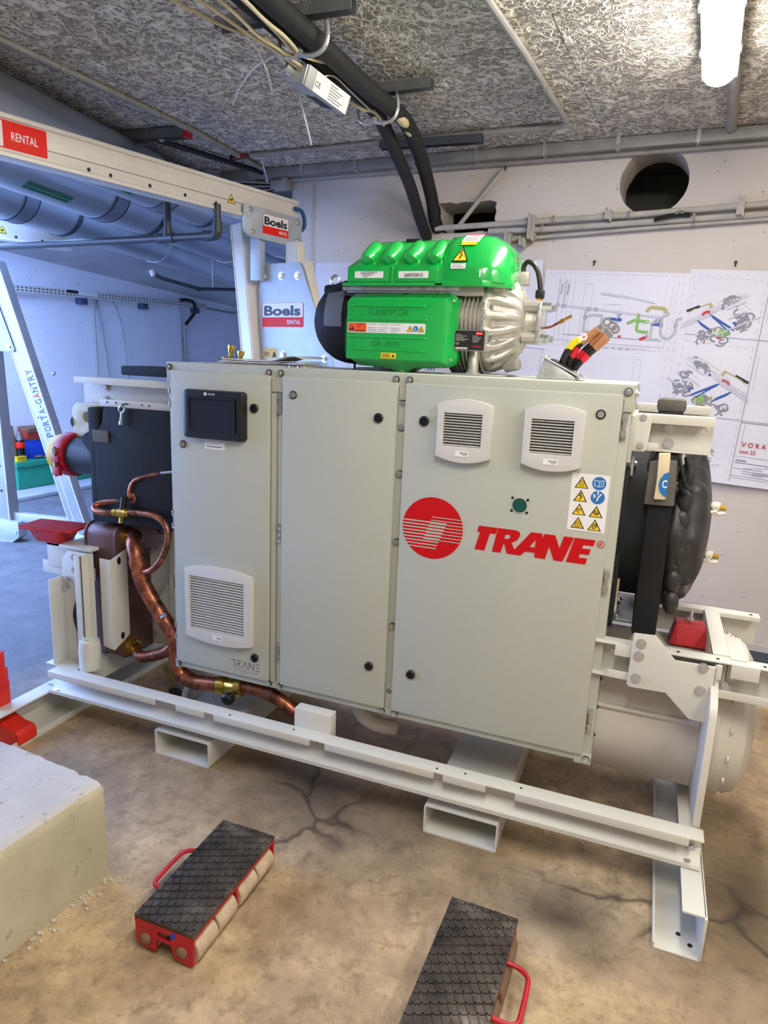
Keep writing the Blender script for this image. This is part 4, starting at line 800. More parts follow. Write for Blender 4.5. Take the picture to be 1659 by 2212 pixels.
pict(sg, [[(xL + d, 1.100), (xL + d - .002, 1.105), (xL + d + .002, 1.111), (xL + d, 1.117)] for d in (-.006, 0, .006)] + [[(xL - .01, 1.097), (xL + .01, 1.097)]], w=.0018)
pict(sg, [[(xR - .009, 1.150), (xR - .002, 1.140)], [(xR - .006, 1.154), (xR + .003, 1.146)], [(xR + .003, 1.156), (xR + .009, 1.150), (xR + .004, 1.140), (xR - .001, 1.144)]], w=.003)
pict(sg, [[(xR - .007, 1.098), (xR - .004, 1.108), (xR + .003, 1.113), (xR + .007, 1.108), (xR + .003, 1.100), (xR - .005, 1.096)], [(xR - .002, 1.104), (xR + .004, 1.107)]], w=.0025)
for z in (1.236, 1.193): part('sign_disc', MB().plate(circ(xR, z, .0205, 28), O=(0, -.0014, 0), t=.0005), SIGBLUE, sg)
pict(sg, [[(xR, 1.243), (xR - .013, 1.246), (xR - .013, 1.229), (xR, 1.226), (xR + .013, 1.229), (xR + .013, 1.246), (xR, 1.243), (xR, 1.226)], [(xR + .006, 1.241), (xR + .006, 1.232)]], WHITE, .0018, -.0022)
pict(sg, [[(xR + .010, 1.205), (xR + .001, 1.194), (xR - .002, 1.182)], [(xR, 1.214), (xR, 1.202)], [(xR - .014, 1.202), (xR - .006, 1.197), (xR - .013, 1.192)]], WHITE, .004, -.0022)
# things on top of the cabinet
t = thing('paper_stack', 'stack of white papers with curled corner lying on the cabinet top', 'papers', (.30, .26, 1.531))
for k in range(5):
    L = []
    for i in range(13):
        f = i / 12; x = .10 + .005 * k + f * (.385 - .01 * k); lift = (.0 if f < .62 else .024 * sin((f - .62) / .38 * pi * .75) * (0, .05, .15, .3, 1)[k]); zz = 1.5315 + .0032 * k + lift + (.004 * (1 - f) * (k == 4))
        L.append([V((x, .15 + .01 * sin(k * 2), zz)), V((x, .36, zz + .001)), V((x, .36, zz + .0026)), V((x, .15 + .01 * sin(k * 2), zz + .0016))])
    part('sheet', MB().loft(L), WPAPER, t, ang=60)
b = MB()
for k in range(9): b.box((.33 + k * .014, .1495, 1.537 + .0002 * k), (.339 + k * .014, .1502, 1.5395))
part('print', b, GREYINK, t)
t = thing('gland_ring', 'two small shiny washers lying at the front of the cabinet top', 'washer', (.46, .10, 1.531))
for x in (.44, .475): part('ring', MB().lathe([(0, .008), (0, .014), (.004, .012), (.004, .008)], (x, .10, 1.531), (0, 0, 1), 14), CHROME, t)
for i, (x, h, lab) in enumerate(((.048, .072, 'taller brass service valve standing behind the paper stack'), (.095, .05, 'shorter brass service valve standing behind the paper stack'))):
    t = thing('service_valve', lab, 'valve', (x, .32, 1.531))
    part('stem', MB().lathe([(0, .012), (.02, .012), (.022, .009), (h * .6, .009), (h * .62, .013), (h * .8, .013)], (x, .32, 1.531), (.12, 0, 1), 12), BRASS, t)
    part('cap', MB().lathe([(h * .8, .010), (h * .8, .016), (h, .015), (h, .001)], (x, .32, 1.531), (.12, 0, 1), 10), BRASS, t)
    if i == 0: part('side_port', MB().cyl((x, .32, 1.548), (x - .022, .31, 1.548), .009, 10).cyl((x - .022, .31, 1.548), (x - .03, .305, 1.548), .013, 10), CHROME, t)
solo('cover_strip', MB().box((-.06, .40, 1.531), (.03, .44, 1.545)), GASKET, 'small dark strip lying at the back of the cabinet top', 'strip', bevel=.002)
solo('foam_board', MB().box((-.50, .30, 1.458), (-.03, .50, 1.498)), RUBBER, 'black foam board lying on the left upper beam', 'board', bevel=.008)
t = thing('key', 'small silver cabinet key hanging from the left upper beam', 'key', (-.268, .06, 1.28))
part('bow', MB().tube([(-.268 + .014 * cos(a), .040, 1.337 + .012 * sin(a)) for a in [i * .698 for i in range(10)]], .004, 8), CHROME, t)
part('shank', MB().cyl((-.268, .04, 1.326), (-.274, .038, 1.278), .0055, 8).cyl((-.273, .038, 1.29), (-.274, .038, 1.276), .008, 8), CHROME, t)
part('string', MB().tube([(-.268, .076, 1.356), (-.27, .05, 1.356), (-.268, .04, 1.346)], .003, 6), BLACK, t)
# cable entry box
t = thing('cable_entry_box', 'sloped zinc cable entry box on the cabinet top behind the compressor', 'metal box', (1.37, .26, 1.531))
part('housing', MB().plate([(1.312, 1.5315), (1.438, 1.5315), (1.436, 1.541), (1.334, 1.60)], O=(0, .20, 0), t=.13), STEEL, t, .002)
part('lid', MB().bar((1.313, .265, 1.6105), (1.462, .265, 1.5385), .15, .004), STEEL, t, .001)
part('gland_plate', MB().bar((1.352, .265, 1.5955), (1.425, .265, 1.5605), .11, .006), BLACK, t, .002)
bolt(t, (1.331, .2, 1.557), (0, -1, 0), .007, 'cap'); bolt(t, (1.322, .24, 1.607), (.45, 0, .9), .006); bolt(t, (1.345, .215, 1.601), (.45, 0, .9), .005); bolt(t, (1.432, .22, 1.557), (.45, 0, .9), .006); bolt(t, (1.452, .22, 1.547), (.45, 0, .9), .006)
t = thing('earth_cable', 'black earth cable with a yellow and green sleeve and ring lug', 'cable', (1.40, .235, 1.57))
part('jacket', MB().tube([(1.385, .24, 1.572), (1.390, .235, 1.595), (1.40, .23, 1.620), (1.407, .228, 1.632)], .0115, 12), BLACK, t)
part('sleeve', MB().tube([(1.403, .229, 1.628), (1.415, .225, 1.645), (1.428, .222, 1.655), (1.437, .22, 1.660)], .0112, 12), EG, t)
part('ring_lug', MB().bar((1.432, .218, 1.658), (1.444, .216, 1.666), .004, .016).plate(circ(1.449, 1.669, .011, 18), [circ(1.449, 1.669, .005, 12)], O=(0, .2145, 0), t=.003), WHITE, t)
for k, (dx, dz, dy, lab) in enumerate(((-.022, .012, .0, 'left thick black phase cable with brown sleeve'), (.0, .0, .015, 'middle thick black phase cable with brown sleeve'), (.016, -.012, -.01, 'right thick black phase cable with brown sleeve'))):
    t = thing('phase_cable', lab, 'cable', (1.41 + dx * .3, .25 + dy, 1.57))
    p = [V((1.402 + .012 * k, .26 + dy, 1.566)), V((1.425 + dx * .6 + .006 * k, .255 + dy, 1.598 + dz * .4)), V((1.452 + dx, .25 + dy, 1.628 + dz)), V((1.478 + dx, .245 + dy, 1.654 + dz)), V((1.512 + dx * .8, .24 + dy, 1.688 + dz))]
    part('jacket', MB().tube(p[:4], .0105, 12), BLACK, t); a = p[3] + (p[2] - p[3]) * (.3 + .25 * (k == 0)); part('heat_shrink', MB().tube([a, p[3], p[3].lerp(p[4], .85)], .0125, 12), BROWN, t)
    part('marker_tag', MB().tube([p[1].lerp(p[2], .1), p[1].lerp(p[2], .95)], .0118, 12, False), REDTAG, t)
    d = (p[4] - p[3]).normalized(); q = p[4]; c = q + d * .026; u = V((-d.z, 0, d.x))
    part('ring_lug', MB().bar(p[3].lerp(p[4], .8), q + d * .010, .005, .019, (0, 1, 0) if False else (-d.z, 0, d.x)).plate(circ(0, 0, .0145, 18), [circ(0, 0, .0075, 14)], O=c, A=d, B=u, N=(0, 1, 0), t=.004), CHROME, t)

# ================================================================ compressor
cp = thing('compressor', 'bright green and silver compressor standing on top of the cabinet', 'compressor', (.86, .36, 1.531))
yl = .15
oc = [(.661, 1.794), (.638, 1.762), (.620, 1.70), (.621, 1.60), (.640, 1.575), (.679, 1.548), (.80, 1.543), (.828, 1.530), (.846, 1.527), (.862, 1.532), (.885, 1.545), (1.012, 1.553), (1.034, 1.566), (1.041, 1.592), (1.038, 1.765), (1.030, 1.786), (1.008, 1.797), (.862, 1.797), (.848, 1.793), (.834, 1.797)]
cxm, czm = .83, 1.672
def inset(pts, s, sz=None): return [(cxm + (x - cxm) * s, czm + (z - czm) * (sz or s)) for x, z in pts]
flat = [(min(max(x, .648), 1.0), min(max(z, 1.572), 1.776)) for x, z in oc]
part('lower_cover', MB().loft([[V((x, y, z)) for x, z in p] for y, p in ((.30, inset(oc, .99)), (.235, oc), (.19, inset(oc, .995)), (.162, inset(flat, 1.035, 1.05)), (.151, inset(flat, 1.01, 1.01)), (.149, inset(flat, .96, .96)), (.149, inset(flat, .5, .5)))]), GREEN, cp, ang=50)
for x0, x1, z in ((.668, .930, 1.752), (.655, .938, 1.708), (.655, .938, 1.648), (.668, .930, 1.606)):
    part('cover_rib', MB().tube([(x0, .1495, z), (x1, .1495, z - .001)], .0055, 10, False).ball((x0, .1495, z), .0055, 8, 6).ball((x1, .1495, z - .001), .0055, 8, 6), GREEN, cp)
text('emboss_text_and_shade', 'TURBOCOR', GREEN, cp, (.722, .1492, 1.722), (1, 0, .0), (0, 0, 1), .152, .021, .0, .12, .0022)
text('emboss_text_and_shade', 'TURBOCOR', mat('green_emboss_shade', '0B7A34', .3, 0, 0), cp, (.7236, .1490, 1.7202), (1, 0, .0), (0, 0, 1), .152, .021, .0, .12, .0008)  # darker offset copies paint in the shade of the raised letters
text('emboss_text_and_shade', 'OIL FREE', MATS['green_emboss_shade'], cp, (.7424, .1490, 1.6164), (1, 0, .0), (0, 0, 1), .105, .017, .0, .12, .0008)
text('emboss_text_and_shade', 'OIL FREE', GREEN, cp, (.741, .1492, 1.618), (1, 0, .0), (0, 0, 1), .105, .017, .0, .12, .0022)
ws = part('warning_sticker', MB().plate(rrect(.651, 1.6605, .937, 1.6945, .004, 3), O=(0, .147, 0), t=.002), WHITE, cp)
part('orange_field', MB().box((.653, .1463, 1.663), (.722, .147, 1.6925)), ORANGE, ws)
tri(ws, .666, 1.6775, .018, .1460, -1, INK)
text('lettering', '!', WHITE, ws, (.6648, .1449, 1.672), (1, 0, 0), (0, 0, 1), .002, .009, .04)
text('lettering', 'WARNING', INK, ws, (.683, .1459, 1.687), (1, 0, 0), (0, 0, 1), .03, .004, .03); text('lettering', 'AVERTISSEMENT', INK, ws, (.677, .1459, 1.6645), (1, 0, 0), (0, 0, 1), .042, .004, .03); text('lettering', '! !', INK, ws, (.692, .1459, 1.676), (1, 0, 0), (0, 0, 1), .008, .006, .03)
random.seed(5); b = MB()
for c0 in (.727, .768, .812):
    for k in range(5):
        if k == 1: continue
        b.box((c0, .1464, 1.6885 - k * .0058), (c0 + random.uniform(.022, .038), .1468, 1.6903 - k * .0058))
part('print', b, GREYINK, ws, kind='stuff')
tri(ws, .883, 1.677, .02, .1462); tri(ws, .923, 1.677, .02, .1462); part('sign_disc', MB().plate(circ(.903, 1.677, .0095, 18), O=(0, .1462, 0), t=.0005), SIGBLUE, ws)
pict(ws, [[(.8835, 1.6815), (.8825, 1.676), (.884, 1.676), (.883, 1.671)], [(.923, 1.670), (.921, 1.674), (.923, 1.679), (.925, 1.673), (.923, 1.670)]], w=.0016, y=.1452)
pict(ws, [[(.898, 1.681), (.906, 1.675), (.904, 1.672), (.899, 1.673)]], WHITE, .002, .1455)
es = part('caution_sticker', MB().box((.780, .1475, 1.576), (.835, .149, 1.595)), YEL, cp)
for k in range(4): part('print', MB().box((.784, .147, 1.590 - k * .0036), (.812 + .002 * (k % 2), .1475, 1.5915 - k * .0036)), INK, es)
tri(es, .825, 1.5855, .010, .1472, -1, INK)
for x, z in ((.848, 1.537), (1.026, 1.580), (1.024, 1.772)): bolt(cp, (x, .185 if z < 1.55 else .172, z), (.25 if x > 1 else 0, -1, 0), .0045, 'cap')
# tray and neck between the covers
part('tray', MB().box((.606, .19, 1.806), (1.035, .52, 1.818)).box((.615, .21, 1.797), (1.03, .5, 1.806)), STEEL, cp, .001)
part('tray_edge', MB().box((.61, .205, 1.788), (1.04, .23, 1.799)), GASKET, cp)
part('core', MB().box((.63, .24, 1.60), (1.0, .50, 1.80)), BLACK, cp, .02)
# upper cover with four bulges
def usec(x, top, back=.52, f=.172, zf=1.888):
    return [V((x, f, 1.825)), V((x, f - .002, 1.835)), V((x, f, zf - .008)), V((x, f + .008, zf)), V((x, f + .05, zf + (top - zf) * .42)), V((x, f + .085, zf + (top - zf) * .75)), V((x, f + .115, top - .012)), V((x, f + .14, top - .002)), V((x, f + .17, top)), V((x, back - .03, top)), V((x, back, top - .03)), V((x, back, 1.825))]
part('upper_cover', MB().loft([usec(.634, 1.90, zf=1.885), usec(.640, 1.918), usec(.652, 1.945), usec(.668, 1.972), usec(.69, 1.984), usec(.74, 1.987), usec(.985, 1.990)]), GREEN, cp, .002, ang=40)
part('cover_flange', MB().box((.618, .160, 1.819), (.985, .53, 1.828)), GREEN, cp, .002)
for x in (.700, .782, .862, .944):
    b = MB(); L = []
    for i in range(11):
        f = i / 10; c = V((x + .006 * f, .174 + .100 * f, 1.892 + .080 * f)); rr = .0285 * sqrt(max(.0, 1 - abs(2 * f - 1) ** 5)) * (1 - .22 * f) + .0008
        L.append([c + V((rr * cos(a), -.95 * rr * sin(a), .70 * rr * sin(a))) for a in [2 * pi * j / 16 for j in range(16)]])
    part('cover_bulge', MB().loft(L), GREEN, cp)
part('cover_rib', MB().box((.798, .164, 1.828), (.806, .18, 1.886)), GREEN, cp, .002)
part('front_boss', MB().box((.642, .1665, 1.832), (.792, .18, 1.880)).box((.812, .1665, 1.832), (.965, .18, 1.880)), GREEN, cp, .004)
for x0, x1, tx in ((.664, .770, 0), (.826, .932, 1)):
    lb = part('type_label', MB().plate(rrect(x0, 1.844, x1, 1.866, .002, 2), O=(0, .1648, 0), t=.001), WHITE, cp)
    if tx: text('lettering', '2600730015', INK, lb, (x0 + .021, .1644, 1.8475), (1, 0, 0), (0, 0, 1), .066, .0115, .012)
    else:
        b = MB()
        for k in range(4): b.box((x0 + .022 + .008 * (k > 1), .1643, 1.862 - k * .005), (x0 + .085 - .012 * k, .1646, 1.8638 - k * .005))
        part('print', b, INK, lb, kind='stuff')
part('name_badge', MB().box((.80, .296, 1.982), (.852, .32, 1.991)), GASKET, cp, .001)
# right hood
HP = ((1.832, .168), (1.874, .168), (1.882, .170), (1.905, .184), (1.945, .214), (1.975, .247), (1.988, .268), (1.996, .295), (1.998, .33))
def hood_y(z):
    for (z0, y0), (z1, y1) in zip(HP, HP[1:]):
        if z <= z1: return y0 + (y1 - y0) * (z - z0) / (z1 - z0)
    return HP[-1][1]
def hsec(x, top, f, bk):
    k = (top - 1.832) / (1.998 - 1.832); o = [V((x, y + f - .168, 1.832 + (z - 1.832) * k)) for z, y in HP]
    return o + [V((x, bk - .03, top)), V((x, bk, top - .03)), V((x, bk, 1.832))]
part('end_hood', MB().loft([hsec(.966, 1.95, .20, .52), hsec(.972, 1.985, .175, .53), hsec(.982, 1.996, .169, .54), hsec(1.02, 1.998, .168, .54), hsec(1.085, 1.998, .168, .54), hsec(1.125, 1.992, .172, .54), hsec(1.155, 1.976, .184, .53), hsec(1.176, 1.950, .205, .52), hsec(1.190, 1.905, .235, .50), hsec(1.197, 1.85, .27, .48)]), GREEN, cp, ang=48)
part('hood_flange', MB().plate([(.955, .160), (1.12, .160), (1.165, .20), (1.20, .24), (1.20, .52), (.955, .53)], O=(0, 0, 1.818), A=(1, 0, 0), B=(0, 1, 0), N=(0, 0, 1), t=.018), GREEN, cp, .003)
L = []
for i in range(9):
    f = i / 8; c = V((1.100 + .03 * f, .180 + .03 * f, 1.842 + .055 * f)); rr = .022 * (1 - f ** 2.2) + .001; L.append([c + V((rr * cos(a), -.5 * rr * sin(a), .4 * rr * sin(a))) for a in [2 * pi * j / 12 for j in range(12)]])
part('cover_bulge', MB().loft(L), GREEN, cp)
# hood stickers follow the slope of the hood
def hood_pt(x, t): # t along the slope
    z = 1.885 + .112 * t - .008 * t * t; z = min(z, 1.997); return V((x, hood_y(z), z))
def slopeP(x, y, z):
    t = (z - 1.885) / .10; p = hood_pt(x, t); n = V((0, -.8, .6)).normalized(); return p + n * (.0045 - y)
def spatch(name, x0, x1, z0, z1, m, y=0.0, sk=0):
    n = 6; vs = []; 
    for i in range(n + 1):
        z = z0 + (z1 - z0) * i / n; vs += [slopeP(x0 + sk * (z - z0), y, z), slopeP(x1 + sk * (z - z0), y, z)]
    return part(name, MB().add(vs, [(2 * i, 2 * i + 1, 2 * i + 3, 2 * i + 2) for i in range(n)]), m, cp)
tri(cp, 1.035, 1.917, .050, -.0005, -1, YEL, slopeP)
b = MB()
for q in ([(1.041, 1.932), (1.031, 1.915), (1.039, 1.914), (1.033, 1.900)],):
    for (x0, z0), (x1, z1) in zip(q, q[1:]): b.add([slopeP(x0 - .0022, -.003, z0), slopeP(x0 + .0022, -.003, z0), slopeP(x1 + .0022, -.003, z1), slopeP(x1 - .0022, -.003, z1)], [(0, 1, 2, 3)])
part('pictogram', b, INK, cp, smooth=False)
spatch('notice_sticker', 1.008, 1.058, 1.871, 1.887, WHITE, -.001)
for k in range(3): spatch('print', 1.012, 1.053 - .008 * (k == 1), 1.875 + .0045 * k, 1.8765 + .0045 * k, GREYINK, -.0018)
spatch('notice_sticker', 1.022, 1.082, 1.958, 1.990, WHITE, -.001, .25)
spatch('sticker_band', 1.022, 1.076, 1.947, 1.957, YEL, -.001, .25); spatch('sticker_band', 1.032, 1.090, 1.987, 1.992, SIGRED, -.0015, .25)
for k in range(4): spatch('print', 1.030 + .001 * k, 1.078, 1.963 + .006 * k, 1.965 + .006 * k, GREYINK, -.0018)
spatch('side_label', 1.108, 1.1135, 1.842, 1.862, WHITE, -.012)
# finned motor housing
part('motor_barrel', MB().lathe([(.97, .148), (1.115, .148)], (0, .36, 1.70), (1, 0, 0), 40), CAST, cp)
for k in range(9):
    x = .990 + k * .0145; part('cooling_fin', MB().lathe([(x, .166), (x + .005, .166)], (0, .36, 1.697), (1, 0, 0), 40), CAST, cp)
part('motor_cap', MB().box((1.0, .20, 1.79), (1.115, .50, 1.822)), CAST, cp, .006)
part('type_plate', MB().plate(rrect(1.030, 1.612, 1.136, 1.680, .005, 3), O=(0, .182, 0), t=.003), CHROME, cp)
npt = part('type_plate_print', MB().plate(rrect(1.0325, 1.6145, 1.1335, 1.6775, .004, 3), O=(0, .1812, 0), t=.001), INK, cp)
part('plate_logo', MB().box((1.104, .1806, 1.665), (1.128, .1812, 1.674)), SIGRED, npt); text('lettering', 'Danfoss', WHITE, npt, (1.1065, .1803, 1.667), (1, 0, 0), (0, 0, 1), .019, .005, .02, .2)
text('lettering', 'CE', WHITE, npt, (1.036, .1808, 1.632), (1, 0, 0), (0, 0, 1), .012, .007); text('lettering', 'TURBOCOR', SIGRED, npt, (1.095, .1808, 1.6245), (1, 0, 0), (0, 0, 1), .03, .004, .03)
b = MB()
for k in range(5): b.box((1.036, .1806, 1.664 - k * .0048), (1.056 + (k * 13 % 5) * .006, .181, 1.6654 - k * .0048)); b.box((1.094, .1806, 1.660 - k * .0048), (1.112 + (k * 7 % 4) * .004, .181, 1.6614 - k * .0048))
b.box((1.036, .1806, 1.617), (1.078, .181, 1.623)); part('print', b, GRILL, npt, kind='stuff')
# bell end
def bellf(t, r, th):
    w = 1 / (1 + math.exp(-(t - .028) / .003)) / (1 + math.exp((t - .088) / .010)); s_ = sin(th * 18); return -w * .026 * (1 / (1 + math.exp(-(s_ + .15) * 7)))
bp = [(0, .150), (0, .171), (.012, .174), (.026, .172), (.030, .169), (.036, .167), (.042, .165), (.05, .162), (.058, .158), (.066, .153), (.074, .147), (.082, .140), (.092, .130), (.104, .115), (.114, .10), (.122, .086), (.126, .074), (.132, .066), (.140, .062), (.155, .060), (.168, .060), (.168, .001)]
part('bell_housing', MB().lathe(bp, (1.113, .36, 1.717), (1, 0, 0), 288, bellf), CAST, cp, ang=50)
for k in range(9):
    a = 2 * pi * k / 9 + .087
    bolt(cp, (1.140, .36 + .151 * cos(a), 1.717 + .151 * sin(a)), (1, 0, 0), .0085, m=CHROME)
part('hub_flange', MB().plate(rrect(.29, 1.647, .43, 1.787, .02, 4), O=(1.281, 0, 0), A=(0, 1, 0), B=(0, 0, 1), N=(1, 0, 0), t=.014), STEEL, cp, .002)
for y in (.308, .412):
    for z in (1.665, 1.769):
        part('hub_boss', MB().cyl((1.235, y, z), (1.281, y, z), .02, 14), CAST, cp); part('stud_nut', MB().cyl((1.295, y, z), (1.308, y, z), .015, 6), CHROME, cp); part('stud_head', MB().cyl((1.308, y, z), (1.325, y, z), .0125, 6), CHROME, cp)
part('support_foot', MB().lathe([(0, .026), (.008, .026), (.01, .019), (.085, .017), (.095, .010)], (1.09, .23, 1.533), (0, 0, 1), 16), CAST, cp)
part('support_foot', MB().lathe([(0, .03), (.01, .03), (.014, .02), (.05, .02)], (.70, .34, 1.531), (0, 0, 1), 14), STEEL, cp)
part('base_plate', MB().box((.62, .30, 1.531), (.80, .5, 1.540)), GREYBOX, cp, .003); part('base_plate', MB().box((1.0, .19, 1.531), (1.20, .5, 1.537)), GREYBOX, cp, .003)
part('level_screw', MB().cyl((.597, .34, 1.531), (.597, .34, 1.56), .005, 8).cyl((.597, .34, 1.555), (.597, .34, 1.562), .012, 8), BLACK, cp)
part('drain_boss', MB().cyl((1.19, .30, 1.565), (1.235, .28, 1.575), .02, 12), CAST, cp)
# suction end in black foam, eye bolts, whip cable, capillary
part('suction_dome', MB().lathe([(0, .001), (.004, .03), (.014, .062), (.032, .094), (.058, .122), (.09, .142), (.125, .152), (.17, .156), (.24, .156)], (.428, .36, 1.705), (1, 0, 0), 36), RUBBER, cp)
part('foam_tape', MB().loft([[V((x, .36 - rr * cos(a), 1.705 + rr * sin(a))) for a in [(-.15 + .07 * j) for j in range(13)]] for x, rr in ((.525, .1500), (.55, .1555), (.585, .1605), (.60, .1605))], caps=False), mat('grey_tape', '5F6573', .35), cp)
part('foam_step', MB().box((.475, .30, 1.80), (.60, .42, 1.838)), RUBBER, cp, .015)
def torus(c, R_, r, ax='y'):
    f = (lambda a: V((cos(a), 0, sin(a)))) if ax == 'y' else (lambda a: V((cos(a) * .35, cos(a) * .93, sin(a))))
    b = MB(); n, k = 20, 8; L = []
    for i in range(n):
        a = 2 * pi * i / n; d = f(a); nn = V((0, 1, 0)) if ax == 'y' else V((.93, -.35, 0)); L.append([V(c) + d * R_ + (d * cos(2 * pi * j / k) + nn * sin(2 * pi * j / k)) * r for j in range(k)])
    L.append(L[0]); return b.loft(L, False)
part('eye_bolt', torus((.497, .36, 1.858), .018, .0052), STEEL, cp); part('eye_bolt', torus((1.182, .36, 1.912), .019, .0055, 'x').cyl((1.182, .36, 1.875), (1.182, .36, 1.895), .012, 10), CHROME, cp)
part('whip_cable', MB().tube([(1.212, .36, 1.885), (1.212, .36, 1.905), (1.225, .358, 1.918), (1.245, .356, 1.910), (1.262, .354, 1.885), (1.272, .352, 1.850), (1.276, .352, 1.822)], .0085, 12), BLACK, cp)
part('cable_plug', MB().box((1.262, .338, 1.797), (1.291, .366, 1.825)), BLACK, cp, .004); part('plug_nut', MB().cyl((1.2765, .352, 1.797), (1.2765, .352, 1.775), .011, 8), mat('orange_brass', 'C08A3A', .35, .7), cp)
part('gland_block', MB().box((1.175, .34, 1.84), (1.235, .38, 1.885)), CAST, cp, .004)
part('capillary', MB().tube([(1.295, .34, 1.700), (1.32, .338, 1.703), (1.345, .336, 1.715), (1.358, .335, 1.722)], .0042, 8), COPPER, cp)
part('flare_fitting', MB().cyl((1.354, .335, 1.720), (1.366, .335, 1.727), .0075, 6).cyl((1.366, .335, 1.727), (1.392, .334, 1.741), .005, 8), BRASS, cp)
part('side_fitting', MB().cyl((.604, .28, 1.776), (.622, .28, 1.776), .006, 8).cyl((.600, .28, 1.742), (.622, .28, 1.742), .0065, 8).box((.61, .25, 1.735), (.64, .30, 1.80)), BRASS, cp)

# ================================================================ gantries
def boels(par, O, A, B, w, h, wide=False):
    """rental sticker: white field with bold name over a red field"""
    A, B = V(A).normalized(), V(B).normalized(); N = A.cross(B); O = V(O)
    k = .60
    if not wide:
        part('sticker', MB().plate(rrect(0, 0, w, h, h * .04, 3), O=O, A=A, B=B, N=N, t=.001), SIGRED, par)
        part('sticker_field', MB().plate(rrect(w * .015, h * .40, w * .985, h * .985, h * .03, 2), O=O + N * .001, A=A, B=B, N=N, t=.0006), WHITE, par)
        text('lettering', 'Boels', NAVY, par, O + A * w * .055 + B * h * .46 + N * .0018, A, B, w * .88, h * .42, .035)
        text('lettering', 'RENTAL', WHITE, par, O + A * w * .62 + B * h * .12 + N * .0012, A, B, w * .32, h * .17, .01)
    else:
        part('sticker', MB().plate(rrect(0, 0, w, h, h * .05, 3), O=O, A=A, B=B, N=N, t=.001), SIGRED, par)
        part('sticker_field', MB().plate(rrect(w * .01, h * .04, w * .645, h * .96, h * .04, 2), O=O + N * .001, A=A, B=B, N=N, t=.0006), WHITE, par)
        text('lettering', 'Boels', NAVY, par, O + A * w * .04 + B * h * .24 + N * .0018, A, B, w * .585, h * .52, .035)
        text('lettering', 'RENTAL', WHITE, par, O + A * w * .71 + B * h * .33 + N * .0012, A, B, w * .215, h * .30, .01)
def gantry(P0, d, z0, z1, t0, t1, label, w=.10):
    d = V(d).normalized(); n = V((d.y, -d.x, 0)); P0 = V(P0); Z = V((0, 0, 1))
    g = thing('gantry_crane', label, 'gantry', P0 + d * (t0 + t1) / 2, 0)
    def pt(t, z, o=0): return P0 + d * t + Z * z + n * o
    h = z1 - z0
    holes = []
    prof = [(0, z0), (0, z0 + .018), (-.012, z0 + .022), (-.012, z1 - .022), (0, z1 - .018), (0, z1), (-w, z1), (-w, z1 - .018), (-w + .012, z1 - .022), (-w + .012, z0 + .022), (-w, z0 + .018), (-w, z0)]
    part('beam', MB().loft([[pt(t, z, o) for o, z in prof] for t in (t0, t1)]), ALU, g, .002)
    return g, pt, d, n
g, pt, gd, gn = gantry((-.5, 1.9, 0), (.252, .968, 0), 2.333, 2.50, -3.6, 0.0, 'aluminium gantry crane whose beam crosses the upper left of the photo')
part('beam_groove', MB().bar(pt(-3.6, 2.40, -.0115), pt(0, 2.40, -.0115), .002, .002), GASKET, g)
for t in (-1.396, -1.285, -1.068, -.854, -.647): bolt(g, pt(t, 2.367, -.0118), gn, .009, 'dot', 'bolt_hole', INK)
boels(g, pt(-2.12, 2.366, -.011), gd, (0, 0, 1), .53, .109, True)
def vtri(par, O, A, B, hh):
    A, B = V(A).normalized(), V(B).normalized(); N = A.cross(B); w = hh * 1.1
    part('triangle_border', MB().plate([(0, hh / 2), (-w / 2, -hh / 2), (w / 2, -hh / 2)], O=O, A=A, B=B, N=N, t=.0006), INK, par)
    part('triangle', MB().plate([(0, hh * .38), (-w * .40, -hh * .44), (w * .40, -hh * .44)], O=O + N * .0006, A=A, B=B, N=N, t=.0006), YEL, par)
    part('pictogram', MB().plate([(-.2 * hh, -.12 * hh), (-.05 * hh, -.02 * hh), (.1 * hh, .0), (.18 * hh, .1 * hh), (.14 * hh, -.2 * hh), (-.06 * hh, -.26 * hh), (-.18 * hh, -.22 * hh)], O=O + N * .0012, A=A, B=B, N=N, t=.0005), INK, par)
vtri(g, pt(-.537, 2.412, -.011), gd, (0, 0, 1), .052)
bpl = [(-.452, 2.245), (-.425, 2.232), (.0, 2.222), (.012, 2.235), (.012, 2.385), (0, 2.397), (-.455, 2.402), (-.467, 2.392), (-.467, 2.27)]
part('bracket_plate', MB().plate(bpl, O=(-.5, 1.9, 0), A=gd, B=(0, 0, 1), N=gn, t=.014), GALV, g, .003)
for t, z in ((-.415, 2.375), (-.398, 2.258), (-.02, 2.372), (-.025, 2.262)): bolt(g, pt(t, z, .014), gn, .013)
boels(g, pt(-.322, 2.264, .0145), gd, (0, 0, 1), .215, .108)
part('blue_strap', MB().tube([pt(-.05, 2.45, .012), pt(.0, 2.44, .02), pt(.03, 2.40, .018), pt(.035, 2.35, .01), pt(.01, 2.325, -.01)], .012, 8), LBLUE, g)
part('inner_frame', MB().bar(pt(-.30, 2.333, -.05), pt(-.30, 2.0, -.05), .05, .07, (1, 0, 0)), GALV, g, .002)
LP = V((-.56, 1.65, 0)); le = V((.968, -.252, 0)); ln = V((-.252, -.968, 0))
def lp(s_, z, o=0): return LP + le * s_ + V((0, 0, z)) + ln * o
def rail_leg(name, p, q, w=.095, dp=.085, up=None):
    a = (q - p).normalized(); u = (ln - a * ln.dot(a)).normalized(); b = MB().bar(p, q, w, dp, u)
    o = part(name, b, ALU, g, .004); sd = a.cross(u).normalized()
    for e in (-1, 1): part('leg_ridge', MB().bar(p + sd * e * (w / 2 - .010) + u * dp / 2, q + sd * e * (w / 2 - .010) + u * dp / 2, .007, .006, u), CREAM, g)
    return o
rail_leg('leg', lp(-.215, 2.33, .02), lp(.06, .08, .02), .105, .10)
